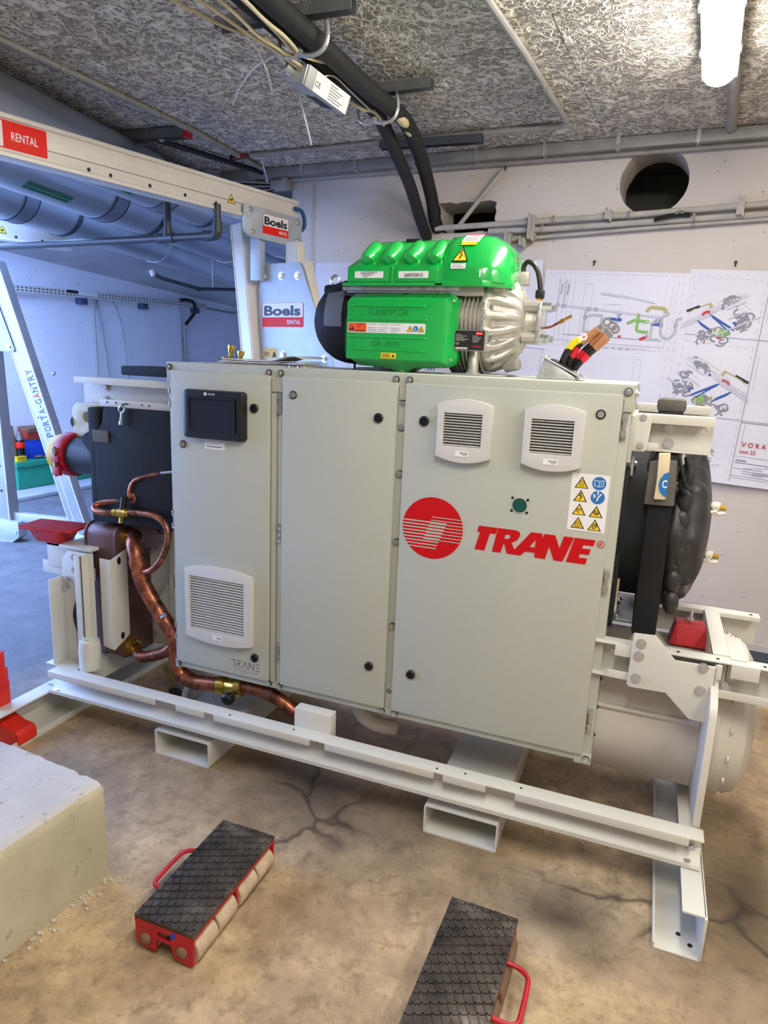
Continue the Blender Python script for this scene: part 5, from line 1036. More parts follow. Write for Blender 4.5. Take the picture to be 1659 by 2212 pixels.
rail_leg('leg', lp(.145, 2.225, -.07), lp(.145, .9, -.07), .10, .06)
rail_leg('leg', lp(.245, 2.10, -.035), lp(.88, .08, -.035), .085, .06)
part('leg_plate', MB().plate([(-.085, 1.40), (.56, 1.40), (.52, 1.549), (.262, 2.085), (.24, 2.10), (-.02, 2.10), (-.055, 2.07), (-.085, 1.95)], O=LP, A=le, B=(0, 0, 1), N=ln, t=.008), GALV, g, .002)
for s_, z in ((-.038, 2.028), (.109, 2.028), (.239, 2.024), (.13, 1.572), (.46, 1.56)): bolt(g, lp(s_, z, .008), ln, .016)
boels(g, lp(-.05, 1.735, .0085), le, (0, 0, 1), .340, .140)
part('load_sticker', MB().plate(rrect(-.036, 1.547, .078, 1.610, .003, 2), O=LP + ln * .0085, A=le, B=(0, 0, 1), N=ln, t=.001), AMBER, g)
text('lettering', '50', INK, g, lp(-.030, 1.562, .0097), le, (0, 0, 1), .042, .024, .01); 
part('pictogram', MB().plate([(.040, 1.556), (.070, 1.556), (.064, 1.580), (.060, 1.580), (.060, 1.588), (.05, 1.588), (.05, 1.580), (.046, 1.580)], O=LP + ln * .0097, A=le, B=(0, 0, 1), N=ln, t=.0005), INK, g)
part('round_sticker', MB().plate(circ(.004, 1.652, .020, 20), [circ(.004, 1.652, .017, 20)], O=LP + ln * .0085, A=le, B=(0, 0, 1), N=ln, t=.001), WHITE, g)
part('cross_bar', MB().bar(lp(-.1, .18, .02), lp(.9, .18, .02), .06, .08), ALU, g, .003)
part('shoe', MB().box((-.62, 1.2, 0), (-.45, 1.45, .14)).bar(lp(.78, .04, .05), lp(.95, .04, .05), .12, .08), GALV, g, .004)
# second gantry
g2, pt2, d2, n2 = gantry((-2.89, 2.47, 0), (.342, .94, 0), 2.33, 2.505, -4.2, -.015, 'second gantry crane on the left with a slanting lettered leg')
for t in (-.438, -.24, -.9, -1.2): bolt(g2, pt2(t, 2.374, -.0118), n2, .010, 'dot', 'bolt_hole', INK)
vtri(g2, pt2(-.535, 2.415, -.011), d2, (0, 0, 1), .055)
QP = V((-3.0, 1.85, 0)); qe = V((.96, .28, 0)); qn = V((.28, -.96, 0))
def qp(s_, z, o=0): return QP + qe * s_ + V((0, 0, z)) + qn * o
ALU2 = galv_mat('leg_aluminium', '9C9EA2', 'B2B2B2', .4, .3, 6)
def leg2(name, p, q, w, dp):
    a = (q - p).normalized(); u = (qn - a * qn.dot(a)).normalized(); o = part(name, MB().bar(p, q, w, dp, u), ALU2, g2, .004); sd = a.cross(u).normalized()
    for e in (-.5, .12, .5): part('leg_ridge', MB().bar(p + sd * e * (w - .016) + u * dp / 2, q + sd * e * (w - .016) + u * dp / 2, .006, .005, u), ALU, g2)
    return a, u, sd
a_, u_, sd_ = leg2('leg', qp(-.045, 2.15), qp(.545, .10), .135, .10)
leg2('leg', qp(-.165, 2.28, -.02), qp(-.12, .17, -.02), .15, .12)
part('leg_plate', MB().plate([(-.5, 1.51), (.105, 1.51), (.112, 1.53), (-.06, 2.06), (-.5, 2.2)], O=QP + qn * .058, A=qe, B=(0, 0, 1), N=qn, t=.008), GALV, g2, .002)
bolt(g2, qp(.07, 1.545, .066), qn, .018)
bolt(g2, qp(.37, 1.36, .0), sd_ if sd_.x > 0 else -sd_, .014); bolt(g2, qp(.105, 1.30, .0), (1, .3, 0), .014)
for z in (.95, .62, .42): bolt(g2, qp(-.10, z, .041), qn, .010, 'dot', 'bolt_hole', INK)
for z in (1.02, .7): bolt(g2, qp(.26 + (1.02 - z) * .29, z, .051), qn, .009, 'dot', 'bolt_hole', INK)
part('cross_bar', MB().bar(qp(-.05, .20, -.02), qp(.50, .175, -.02), .05, .075), ALU2, g2, .003)
part('shoe', MB().plate([(-.5, .0), (-.03, .0), (.03, .05), (.03, .17), (-.22, .20), (-.24, .26), (-.5, .26)], O=QP - qn * .06, A=qe, B=(0, 0, 1), N=qn, t=.12), GALV, g2, .004); bolt(g2, qp(0.0, .085, .06), qn, .014); part('shoe', MB().bar(qp(.50, .05), qp(.63, .05), .12, .10), GALV, g2, .004)
part('inner_frame', MB().bar(qp(-.4, 2.2, 0), qp(-.05, 2.25, 0), .1, .12), GALV, g2, .003); part('cross_bar', MB().bar(qp(-.6, .62, -.05), qp(-.1, .62, -.05), .05, .06), ALU, g2, .003)
ta = -a_; tb_ = sd_ if sd_.dot(qe) > 0 else -sd_
up_ = ta; base = qp(.455, .60, 0)
lt = 'PORTA-GANTRY'; wd = {'-': .022}; pos = 0
O0 = qp(-.045, 2.15) + a_ * 1.335 + u_ * .0505 - tb_ * -.018
for ch in lt:
    wch = wd.get(ch, .036); hh = .052 if ch != '-' else .007
    text('letter', ch, LOGORED if (ch == 'A' and pos > .25) else mat('letter_blue', '24386E', .6, 0, 0) if 'letter_blue' not in MATS else MATS['letter_blue'], g2, O0 + ta * pos + tb_ * (.03 if ch != '-' else .008), ta, -tb_, wch, hh, .005)
    pos += wch + .010
# ================================================================ ducts and pipes on the left
def duct(label, p, q, r, tcol, tdark, rings=()):
    p, q = V(p), V(q); a = (q - p).normalized(); t = thing('round_duct', label, 'duct', (p + q) / 2)
    part('shell', MB().cyl(p, q, r, 40), DUCT, t)
    part('collar', MB().lathe([(0, r), (0, r * 1.035), (.16, r * 1.035), (.16, r)], p + a * tcol, a, 40), mat('duct_collar', '7F8793', .45, .4, .1, 6) if 'duct_collar' not in MATS else MATS['duct_collar'], t)
    for e in (.006, .15): part('collar_band', MB().lathe([(0, r * 1.035), (0, r * 1.045), (.008, r * 1.045), (.008, r * 1.035)], p + a * (tcol + e), a, 40), GASKET, t)
    part('dark_band', MB().lathe([(0, r), (0, r * 1.03), (.05, r * 1.03), (.05, r)], p + a * tdark, a, 40), MATS.get('duct_band') or mat('duct_band', '3A4250', .5, .3, .1, 6), t)  # plain dark band around the shell, beyond the collar
    for e in rings: part('wire_ring', MB().lathe([(0, r), (.002, r * 1.02), (.005, r)], p + a * e, a, 40), CHROME, t)
    b = MB()
    for f in (.12, .5, .85): c = p.lerp(q, f); b.box(c + V((-.008, -.008, r)), c + V((.008, .008, max(r + .01, 2.83 - c.z))))
    part('hanger_rod', b, STEEL, t, kind='stuff'); return t, p, a
zd = 2.60; r = .195
def dp(x, y): return (x, y, zd)
D = []
for lab, (x0, y0), (x1, y1), tc in (('leftmost of three silver round ducts behind the gantry beam', (-1.97, -1.6), (-3.52, 5.9), 3.25), ('middle of three silver round ducts behind the gantry beam', (-1.30, -1.6), (-2.68, 5.9), 3.30), ('rightmost of three silver round ducts, next to the gantry beam', (-.98, -1.6), (-1.95, 5.9), 3.22)):
    D.append(duct(lab, dp(x0, y0), dp(x1, y1), r if lab[0] != 'r' else .16, tc, tc + .62, (tc + 2.1,)))
for i, (t0, t1, th) in ((1, (2.55, 2.95, -1.05)), (2, (2.55, 2.95, -1.25))):
    t, p, a = D[i]; rr = (r if i < 2 else .16) * 1.01; u = V((a.y, -a.x, 0)); b = MB(); vs = []
    for k in range(9):
        f = k / 8
        for e in (0, .30): an = -1.22 + e; vs.append(p + a * (t0 + (t1 - t0) * f) + (u * cos(an) + V((0, 0, 1)) * sin(an)) * rr)
    b.add(vs, [(2 * k, 2 * k + 1, 2 * k + 3, 2 * k + 2) for k in range(8)]); part('arrow_label', b, DGREEN, t)
t = thing('drain_pipe', 'dark plastic drain pipe with a tee crossing under the silver ducts', 'pipe', (-1.8, 1.4, 2.2)); DP = mat('dark_pipe', '33373E', .45)
part('tube', MB().tube([(-3.6, 1.56, 2.195), (-2.3, 1.44, 2.2), (-1.06, 1.315, 2.2), (-.70, 1.275, 2.2)], .021, 12, False), DP, t)
part('tee', MB().cyl((-1.10, 1.319, 2.2), (-.98, 1.307, 2.2), .028, 12).cyl((-1.03, 1.312, 2.2), (-1.03, 1.312, 2.245), .027, 12), DP, t)
part('riser', MB().cyl((-1.03, 1.312, 2.24), (-1.03, 1.312, 2.40), .021, 12), DP, t); part('riser', MB().cyl((-.665, 1.271, 2.215), (-.665, 1.271, 2.36), .021, 12), DP, t)
part('elbow', MB().tube([(-.76, 1.281, 2.2), (-.69, 1.274, 2.2), (-.667, 1.271, 2.215), (-.665, 1.271, 2.265)], .028, 12), DP, t)
t = conduit('dark bent conduit under the far end of the ducts', [(-2.52, 2.98, 2.215), (-2.50, 3.08, 2.188), (-2.48, 3.58, 2.15), (-2.25, 4.3, 2.215)], .017, DP, sleeves=(.66,), room=False)
part('end_cup', MB().cyl((-2.52, 2.99, 2.20), (-2.525, 2.97, 2.245), .022, 10), STEEL, t); part('hanger_rod', MB().cyl((-2.44, 3.75, 2.17), (-2.44, 3.75, 2.80), .005, 6), STEEL, t)

# ================================================================ things along the left wall
def L_(v, z, o=0): return R(LU + o, v, z)
t = thing('cable_tray', 'perforated white cable tray along the far left wall', 'cable tray', L_(4.7, 2.1, .05))
b = MB()
za = lambda v: 2.137 + (v - 3.2) * .0245
for v0, v1 in ((2.2, 6.25),):
    vs = [(LU + o, v, za(v) + dz) for v in (v0, v1) for o, dz in ((.02, -.038), (.10, -.038), (.10, .038), (.096, .038), (.096, -.034), (.02, -.034))]
    b.loft([[V(q) for q in vs[:6]], [V(q) for q in vs[6:]]])
part('channel', b.room(), mat('tray_white', 'CFCBC2', .45, .2, .05, 8), t)
b = MB()
k = 0; v = 2.3
while v < 6.2:
    for dz in (.016, -.014): b.box((LU + .1003, v, za(v) + dz - .006), (LU + .1010, v + .022, za(v) + dz + .006))
    v += .052
part('perforation', b.room(), INK, t, kind='stuff')
part('torn_opening', MB().box((LU + .1004, 3.82, za(3.9) + .004), (LU + .1012, 3.98, za(3.9) + .036)).room(), INK, t)
part('cover_piece', MB().box((LU + .1004, 3.98, za(4) - .01), (LU + .104, 4.25, za(4) + .036)).room(), WHITE, t)
for v in (4.067, 5.05, 6.06): part('wall_bracket', MB().box((LU, v - .05, za(v) - .11), (LU + .09, v + .05, za(v) - .036)).room(), mat('bracket_blue', '3A4763', .5) if 'bracket_blue' not in MATS else MATS['bracket_blue'], t, .004)
conduit('thin grey conduits continuing from the end of the cable tray', [(LU + .04, 6.25, 2.19), (LU + .04, 6.9, 2.165), (LU + .04, 7.3, 2.20), (LU + .04, 8.4, 2.24)], .014, CONDUIT)
for P, rr, lab in (([(4.30, 2.17), (4.285, 2.06), (4.26, 1.9), (4.27, 1.3), (4.28, .9)], .010, 'straight grey wall cable under the tray, left of three'), ([(4.30, 2.17), (4.33, 2.04), (4.38, 1.75), (4.44, 1.3), (4.5, .9)], .008, 'slanting grey wall cable under the tray, middle of three'), ([(4.45, 2.2), (4.54, 2.15), (4.66, 1.95), (4.73, 1.6), (4.76, 1.25), (4.78, .9)], .006, 'loose curved grey wall cable under the tray, right of three')):
    solo('wall_cable', MB().tube([L_(v, z, .03) for v, z in P], rr, 8), CONDUIT, lab, 'cable')
solo('wall_conduit', MB().tube([L_(v, z, .02) for v, z in ((5.78, 2.16), (5.79, 1.4), (5.8, .6))], .012, 8, False), CONDUIT, 'left of two thin vertical conduits on the far left wall', 'conduit'); solo('wall_conduit', MB().tube([L_(v, z, .02) for v, z in ((5.86, 1.9), (5.87, 1.4), (5.88, .6))], .016, 8, False), CONDUIT, 'right of two thin vertical conduits on the far left wall', 'conduit')
t = thing('black_hose', 'short black corrugated hose bent over the cable tray end', 'hose', L_(5.9, 2.1, .08))
part('tube', MB().tube([L_(5.7, 2.24, .10), L_(5.82, 2.255, .12), L_(5.95, 2.23, .12), L_(6.0, 2.12, .10), L_(5.94, 2.02, .07), L_(5.87, 1.93, .04)], .024, 10), BLACK, t)
t = thing('storage_crate', 'green lidded storage crate standing by the far left wall', 'crate', R(-4.82, 3.8, .047))
part('body', MB().box((-4.97, 2.89, .047), (-4.69, 4.75, .285)).room(), CGREEN, t, .01); part('lid', MB().box((-4.975, 2.87, .285), (-4.67, 4.77, .345)).room(), CGREEN, t, .008)
def bottle_at(u, v, z):
    t = thing('soda_bottle', 'dark soda bottle with a red label standing on the green crate', 'bottle', R(u, v, z))
    o = (u, v, z); ax = (0, 0, 1)
    part('liquid_body', MB().lathe([(0, .03), (.005, .043), (.06, .045), (.10, .040), (.14, .045), (.20, .045), (.225, .040)], o, ax, 20).room(), COLA, t)
    part('shoulder', MB().lathe([(.225, .040), (.25, .030), (.285, .018), (.305, .014), (.32, .014)], o, ax, 18).room(), mat('clear_plastic', '6A625C', .15, 0, .1, 20), t)
    part('label_band', MB().lathe([(.138, .0455), (.14, .0462), (.198, .0462), (.20, .0455)], o, ax, 20).room(), SIGRED, t); part('cap', MB().lathe([(.318, .015), (.335, .015), (.337, .001)], o, ax, 12).room(), PET, t)
bottle_at(-4.77, 3.005, .345)
def boxt(name, lab, cat, u0, u1, v0, v1, z0, z1, m, flaps=False, m2=None):
    t = thing(name, lab, cat, R((u0 + u1) / 2, (v0 + v1) / 2, z0)); part('body', MB().box((u0, v0, z0), (u1, v1, z1)).room(), m, t, .004)
    if flaps: part('flap', MB().add([(u1, v0, z1), (u1, v1, z1), (u1 + .05, v1, z1 + .05), (u1 + .05, v0, z1 + .05), (u1 - .004, v0, z1), (u1 - .004, v1, z1)], [(0, 1, 2, 3), (4, 5, 2, 3)]).room(), m2 or m, t); part('flap', MB().add([(u0, v0, z1), (u0, v1, z1), (u0, v1 + .0, z1 + .06), (u0, v0, z1 + .06), (u0 + .004, v0, z1), (u0 + .004, v1, z1)], [(0, 1, 2, 3), (4, 5, 2, 3)]).room(), m2 or m, t)
    else: part('lid_seam', MB().box((u1 - .001, v0 + .01, z1 - .02), (u1 + .001, v1 - .01, z1 - .015)).room(), GASKET, t)
    return t
boxt('yellow_box', 'small yellow box at the front edge of the green crate', 'box', -4.72, -4.68, 2.885, 3.0, .345, .405, YPLAST)
boxt('blue_carton', 'blue carton behind the soda bottle on the green crate', 'box', -4.94, -4.80, 3.14, 3.42, .346, .55, BBLUE)
boxt('red_carton', 'torn red and white carton on top of the blue carton', 'box', -4.95, -4.80, 3.12, 3.46, .55, .63, BRED, True, CARD)
boxt('white_box', 'white styrofoam box on the green crate behind the gantry leg', 'box', -4.95, -4.74, 3.46, 3.95, .345, .53, WPAPER)
t = thing('paper_bag', 'crumpled brown paper bag behind the soda bottle', 'bag', R(-4.88, 2.96, .345))
b = MB(); random.seed(11); L = []
for i in range(6):
    f = i / 5; L.append([V((-4.88 + (.08 - .04 * f) * cos(a) * (1 + random.uniform(-.15, .15)), 2.93 + (.14 - .07 * f) * sin(a) * (1 + random.uniform(-.15, .15)), .346 + .36 * f + random.uniform(-.01, .01) * (i > 0))) for a in [2 * pi * j / 12 for j in range(12)]])
part('bag_body', b.loft(L).room(), CARD, t, ang=20); part('folded_top', MB().box((-4.92, 2.89, .70), (-4.85, 2.98, .72)).room(), CARD, t, .004)
t = thing('work_gloves', 'pair of grey work gloves lying on the green crate', 'gloves', R(-4.73, 3.24, .345))
part('glove', MB().ball((-4.755, 3.21, .365), .035, 12, 8, (1, 1.6, .55)).room(), mat('glove_grey', '5E5A5A', .9, 0, .3, 30), t); part('glove', MB().ball((-4.72, 3.30, .363), .03, 12, 8, (1, 1.7, .6)).room(), MATS['glove_grey'], t)
for k in range(4): part('finger', MB().tube([R(-4.74 + .008 * k, 3.24, .362), R(-4.73 + .009 * k, 3.30, .36), R(-4.725 + .010 * k, 3.34, .352)], .009, 6), MATS['glove_grey'], t)

# ================================================================ drawings on the wall
def sheet(label, u0, u1, z0, z1, tilt, curl=True):
    """paper sheet hung on the wall with slight folds; returns thing and a map from sheet coordinates (0-1) to the wall"""
    t = thing('drawing_sheet', label, 'drawing', R((u0 + u1) / 2, BV - .004, z0)); T = Mx.Rotation(radians(tilt), 4, 'Y'); c = V(((u0 + u1) / 2, 0, z1))
    def P(a, b, o=0):
        q = V((u0 + (u1 - u0) * a, 0, z0 + (z1 - z0) * b)) - c; q = T @ q + c
        fold = .004 * abs(sin(a * pi * 4)) * .5 + .003 * abs(sin(b * pi * 3)) + (.035 * max(0, .14 - b) / .14 * (.4 + .6 * sin(a * 5)) if curl else 0)
        return R(q.x, BV - .006 - fold - o, q.z)
    n, m = 24, 20; b = MB(); b.add([P(i / n, j / m) for j in range(m + 1) for i in range(n + 1)], [(j * (n + 1) + i, j * (n + 1) + i + 1, (j + 1) * (n + 1) + i + 1, (j + 1) * (n + 1) + i) for j in range(m) for i in range(n)])
    part('paper', b, PAPER, t, ang=60); return t, P
def ink(t, P, items, m, o=.0022):
    b = MB()
    for q, w in items:
        for (a0, b0), (a1, b1) in zip(q, q[1:]):
            k = max(1, int(max(abs(a1 - a0), abs(b1 - b0)) / .12))
            for i in range(k):
                f0, f1 = i / k, (i + 1) / k; p0 = P(a0 + (a1 - a0) * f0, b0 + (b1 - b0) * f0, o); p1 = P(a0 + (a1 - a0) * f1, b0 + (b1 - b0) * f1, o)
                d = p1 - p0
                if d.length < 1e-6: continue
                nn = d.cross(RY).normalized() * w / 2; b.add([p0 + nn, p0 - nn, p1 - nn, p1 + nn], [(0, 1, 2, 3)])
    return part('linework', b, m, t, smooth=False, kind='stuff')
def rng(c, r, n=9, a0=0, a1=2 * pi, asp=1): return [(c[0] + r * cos(a0 + (a1 - a0) * i / n), c[1] + r * asp * sin(a0 + (a1 - a0) * i / n)) for i in range(n + 1)]
def dash(p, q, n): return [([(p[0] + (q[0] - p[0]) * (i + .1) / n, p[1] + (q[1] - p[1]) * (i + .1) / n), (p[0] + (q[0] - p[0]) * (i + .6) / n, p[1] + (q[1] - p[1]) * (i + .6) / n)], .0025) for i in range(n)]
MID = mat('mid_ink', '85858F', .7, 0, 0); LIGHT = mat('light_ink', 'BDBCC6', .7, 0, 0); OLIVE = mat('olive_ink', 'A9A36C', .7, 0, 0)
# plan sheet, middle
t, P = sheet('creased plan drawing with pipe layouts in the middle of the wall', .86, 1.66, 1.05, 2.115, 2.2, False)
A = 1.33
ink(t, P, dash((.02, .985), (.98, .985), 26) + dash((.93, .02), (.93, .98), 20) + dash((.97, .02), (.97, .98), 20) + dash((.05, .60), (.9, .60), 24), PALEINK)
big = []
for a in (.12, .155, .19, .225, .86, .90): big.append(([(a, .62), (a, .96)], .0012))
big += [([(.30, .66), (.30, .93), (.36, .93), (.36, .66)], .0012), ([(.05, .40), (.05, .12), (.62, .12)], .0012), ([(.30, .30), (.56, .30), (.56, .10)], .0012), ([(.72, .10), (.72, .55), (.77, .55), (.77, .10)], .0012), ([(.18, .66), (.88, .655)], .0035), ([(.2, .615), (.8, .605)], .0014), ([(.46, .79), (.46, .83), (.58, .83), (.58, .76)], .0012)]
ink(t, P, big, GREYINK)
ink(t, P, [([(.42, .885), (.62, .87)], .014), ([(.62, .87), (.80, .845)], .008), ([(.12, .815), (.85, .775)], .012), ([(.12, .815), (.12, .95)], .010), ([(.165, .81), (.165, .95)], .010), ([(.02, .63), (.9, .62)], .004)], LIGHT)
ink(t, P, [([(.33, .80), (.33, .68), (.40, .68)], .014), ([(.33, .755), (.38, .77), (.45, .77)], .014), ([(.45, .77), (.45, .71)], .014), ([(.56, .80), (.56, .68)], .013), ([(.84, .78), (.80, .74), (.80, .66), (.86, .66)], .014), ([(.86, .77), (.86, .70), (.885, .67), (.93, .67), (.955, .70), (.955, .77), (.99, .775)], .015), ([(.82, .75), (.90, .80)], .016), ([(.40, .68), (.46, .68)], .01)], PALEINK)
ink(t, P, [(rng((x, z), .012, 8, asp=.75), .004) for x, z in ((.12, .815), (.165, .81), (.35, .80), (.40, .80), (.82, .75), (.955, .735), (.86, .735), (.33, .755), (.11, .79))], MID)
ink(t, P, [([(.50, .755), (.59, .752)], .016), ([(.565, .752), (.575, .785)], .004), ([(.79, .74), (.85, .738)], .016), ([(.845, .74), (.85, .77)], .004), ([(.42, .31), (.42, .20), (.50, .155), (.585, .15)], .022), ([(.53, .15), (.53, .19)], .004), ([(.585, .15), (.59, .185)], .004)], BLUEINK)
ink(t, P, [([(.63, .735), (.68, .755), (.755, .75)], .016), ([(.70, .79), (.70, .70), (.77, .695)], .015), ([(.49, .70), (.49, .73)], .004), ([(.71, .17), (.79, .17)], .018), ([(.72, .20), (.77, .15)], .012)] + [(rng((x, z), .011, 8, asp=.75), .005) for x, z in ((.765, .75), (.77, .695), (.49, .70))], GREENINK)
ink(t, P, [([(.73, .655), (.77, .67)], .016), ([(.58, .665), (.60, .665)], .014)] + [(rng((.775, .672), .009, 8, asp=.75), .004)], REDINK)
ink(t, P, [([(.75, .80), (.77, .825), (.87, .82), (.88, .80)], .018), ([(.45, .26), (.50, .255)], .016), ([(.72, .26), (.77, .26), (.80, .22)], .016)], OLIVE)
ink(t, P, [([(.63, .24), (.70, .19)], .02), ([(.66, .265), (.72, .265)], .016), (rng((.75, .225), .022, 10, asp=.75), .005), ([(.77, .24), (.82, .20)], .012)], MID)
ink(t, P, [([(.135, .87), (.14, .93)], .005), ([(.18, .87), (.185, .93)], .005)] + [([(.35 + .05 * k, .60), (.37 + .05 * k, .60)], .006) for k in range(7)], MID)
# isometric sheet, right
t, P = sheet('large creased sheet with two colourful isometric drawings and red stamp at right', 1.655, 2.75, .96, 2.10, 2.6)
def q2(u, z): return ((u - 1.655) / 1.095, (z - .96) / 1.14)
def iso(cx, cz, S, flip, seed):
    random.seed(seed); f = -1 if flip else 1
    def m(a, b): return q2(cx + a * S * f, cz + b * S)
    L = []
    for k in range(4): L.append(([m(-1.1 + .06 * k, -.30 - .02 * k), m(.7 + .05 * k, .75 - .02 * k)], .0016))
    L += [([m(-1.1, -.45), m(-.2, .05)], .012), ([m(-1.05, -.36), m(-.1, .16)], .006), ([m(.9, -.1), m(-.1, -.72)], .0016), ([m(.0, -.62), m(1.25, .05)], .008), ([m(-.15, .40), m(.45, .72)], .004), ([m(.5, .5), m(1.0, .2)], .0016), ([m(.2, .2), m(.75, .5)], .006), ([m(.3, -.1), m(.8, .2)], .006)]
    ink(t, P, L, LIGHT)
    L = [([m(a, b), m(a, b + .25), m(a + .3, b + .42), m(a + .3, b + .15)], .0012) for a, b in ((-.5, -.1), (.1, .2), (.35, -.15), (-.1, .05))]
    ink(t, P, L, PALEINK)
    ink(t, P, [([m(-1.0, .10), m(-.62, .28)], .013)], INK)
    L = []
    for _ in range(34):
        if random.random() < .6: a, b = random.uniform(.55, .95), random.uniform(-.40, .22)
        else: a, b = random.uniform(-.55, .35), random.uniform(-.85, -.45)
        a0 = random.uniform(0, 6); L.append((rng(m(a, b), random.uniform(.010, .022), 5, a0, a0 + random.uniform(2, 5), .8), random.uniform(.006, .011)))
    for _ in range(12):
        a, b = random.uniform(.1, .55), random.uniform(.3, .72); L.append((rng(m(a, b), random.uniform(.008, .016), 4, 0, random.uniform(2, 5), .8), .008))
    ink(t, P, L, MID)
    L = []
    for k in range(5): o = .03 * k; L.append(([m(-.28 + o, .05 - o * 1.0), m(.42 + o, -.34 - o * .8)], .0055)); L.append(([m(-.62 + o, -.18 - o), m(-.22 + o, -.42 - o)], .0055))
    for k in range(9): a = -.2 + .07 * k; L.append(([m(a, .0 - .055 * k), m(a + .08, -.10 - .055 * k)], .005))
    L += [([m(.45, -.2), m(.55, -.18), m(.55, -.3)], .012), ([m(.05, .22), m(.1, .26)], .012)]
    ink(t, P, L, BLUEINK)
    ink(t, P, [([m(a, b), m(a + .08, b + random.uniform(-.06, .06)), m(a + .1, b - .08)], .014) for a, b in ((.1, -.5), (.16, -.42), (.06, -.58), (.2, -.55), (.3, -.48))], GREENINK)
    ink(t, P, [([m(-.5, .0), m(-.42, .10), m(-.28, .12)], .014), ([m(.05, -.68), m(.2, -.70)], .012), ([m(.3, -.45), m(.36, -.43)], .01)], REDINK)
    ink(t, P, [([m(-.36, .36), m(-.28, .34), m(-.26, .24)], .012), ([m(-.1, -.4), m(0, -.5)], .016), ([m(-.9, .08), m(-.8, .16), m(-.3, .40)], .005)], OLIVE)
iso(1.835, 1.86, .165, False, 3); iso(1.86, 1.50, .185, True, 8)
random.seed(4)
ink(t, P, [(rng(q2(1.87 + random.uniform(-.06, .07), 1.10 + random.uniform(-.04, .03)), random.uniform(.006, .016), 5, 0, random.uniform(2, 6), .8), .004) for _ in range(26)] + [([q2(1.69 + .02 * k, 1.07 + .008 * k), q2(1.72 + .02 * k, 1.085 + .008 * k)], .003) for k in range(4)], MID)
ink(t, P, [([q2(1.68, 1.05), q2(1.80, 1.10), q2(1.88, 1.05), q2(1.76, 1.0), q2(1.68, 1.05)], .0016), ([q2(1.83, 1.01), q2(1.98, 1.06)], .004), ([q2(1.87, 1.74), q2(1.9, 1.5)], .0004)], PALEINK)
ink(t, P, dash(q2(2.035, 2.05), q2(2.03, 1.0), 22) + dash(q2(1.69, 1.72), q2(2.02, 1.70), 9) + dash(q2(1.70, 2.06), q2(2.03, 2.05), 10) + dash(q2(1.685, 2.02), q2(1.68, 1.1), 20) + dash(q2(2.07, 2.05), q2(2.07, 1.0), 3), PALEINK)
ink(t, P, [([q2(2.048, 1.305), q2(2.5, 1.30)], .005), ([q2(2.055, 2.05), q2(2.045, .98)], .0035), ([q2(1.68, 1.755), q2(2.5, 1.735)], .003), ([q2(1.66, 1.32), q2(2.3, 1.31)], .003)], GREYINK)
def onP(body, u, z, w, h, m, bold=0):
    a, b = q2(u, z); O = P(a, b, .003); A_ = (P(a + .1, b, .003) - O).normalized(); B_ = (P(a, b + .05, .003) - O); B_ = (B_ - A_ * B_.dot(A_)).normalized()
    text('lettering', body, m, t, O, A_, B_, w, h, bold)
onP('V O R A B Z U G', 2.072, 1.172, .25, .026, REDINK, .015); onP('vom 23.', 2.068, 1.136, .085, .022, REDINK, .01)
ink(t, P, [([q2(2.055, 1.20), q2(2.4, 1.195)], .0012), ([q2(2.05, 1.118), q2(2.4, 1.112)], .006), ([q2(2.052, 1.085), q2(2.4, 1.08)], .0035), ([q2(2.05, 1.0), q2(2.4, .995)], .004)], PALEINK)
ink(t, P, [([q2(2.055, 1.083), q2(2.4, 1.078)], .002), ([q2(2.048, 1.012), q2(2.4, 1.006)], .002)], BLUEINK); onP('Climate', 2.06, 1.092, .05, .010, INK, .02)
random.seed(9); ink(t, P, [([q2(2.055 + .05 * random.randint(0, 4), 1.07 - .006 * k), q2(2.10 + .05 * random.randint(0, 4), 1.07 - .006 * k)], .003) for k in range(9)], GREYINK)
# left sheets behind the compressor
t, P = sheet('pale creased drawing sheet behind the compressor and gantry leg', -.72, .84, 1.15, 2.19, .4, False)
ink(t, P, [([(.0, .965), (1, .965)], .002), ([(.18, .2), (.18, .98)], .003), ([(.55, .0), (.55, 1)], .003)] + [([(.2 + .03 * k, .28), (.2 + .03 * k, .33 + .01 * (k % 3)), (.22 + .03 * k, .33)], .0015) for k in range(8)], LIGHT)
ink(t, P, [([(.56 + .012 * k, .35), (.56 + .012 * k, .37)], .008) for k in range(3)] + [([(.555, .335), (.61, .335)], .003)], BLUEINK)
ink(t, P, [([(.2, .33), (.27, .33), (.27, .28), (.2, .28), (.2, .33)], .0015), ([(.62, .30), (.9, .30), (.9, .36), (.62, .36), (.62, .30)], .0012), ([(.64, .34), (.88, .33)], .001), ([(.64, .325), (.86, .318)], .001)], GREYINK)
t, P = sheet('corner of a smaller pale sheet behind the compressor bell', .74, .90, 1.45, 1.70, 4, False); ink(t, P, [([(.0, .9), (1, .9)], .002), ([(.9, .1), (.9, .9)], .0015)], BLUEINK)
for i, (u, z) in enumerate(((1.135, 2.17), (1.87, 2.155))): solo('wall_plug', MB().cyl(R(u, BV, z), R(u, BV - .012, z), .008, 8).cyl(R(u, BV - .008, z - .012), R(u, BV - .012, z - .02), .004, 6), GASKET, ('small dark wall plug above the plan drawing' if i == 0 else 'small dark wall plug above the isometric drawing'), 'wall plug')

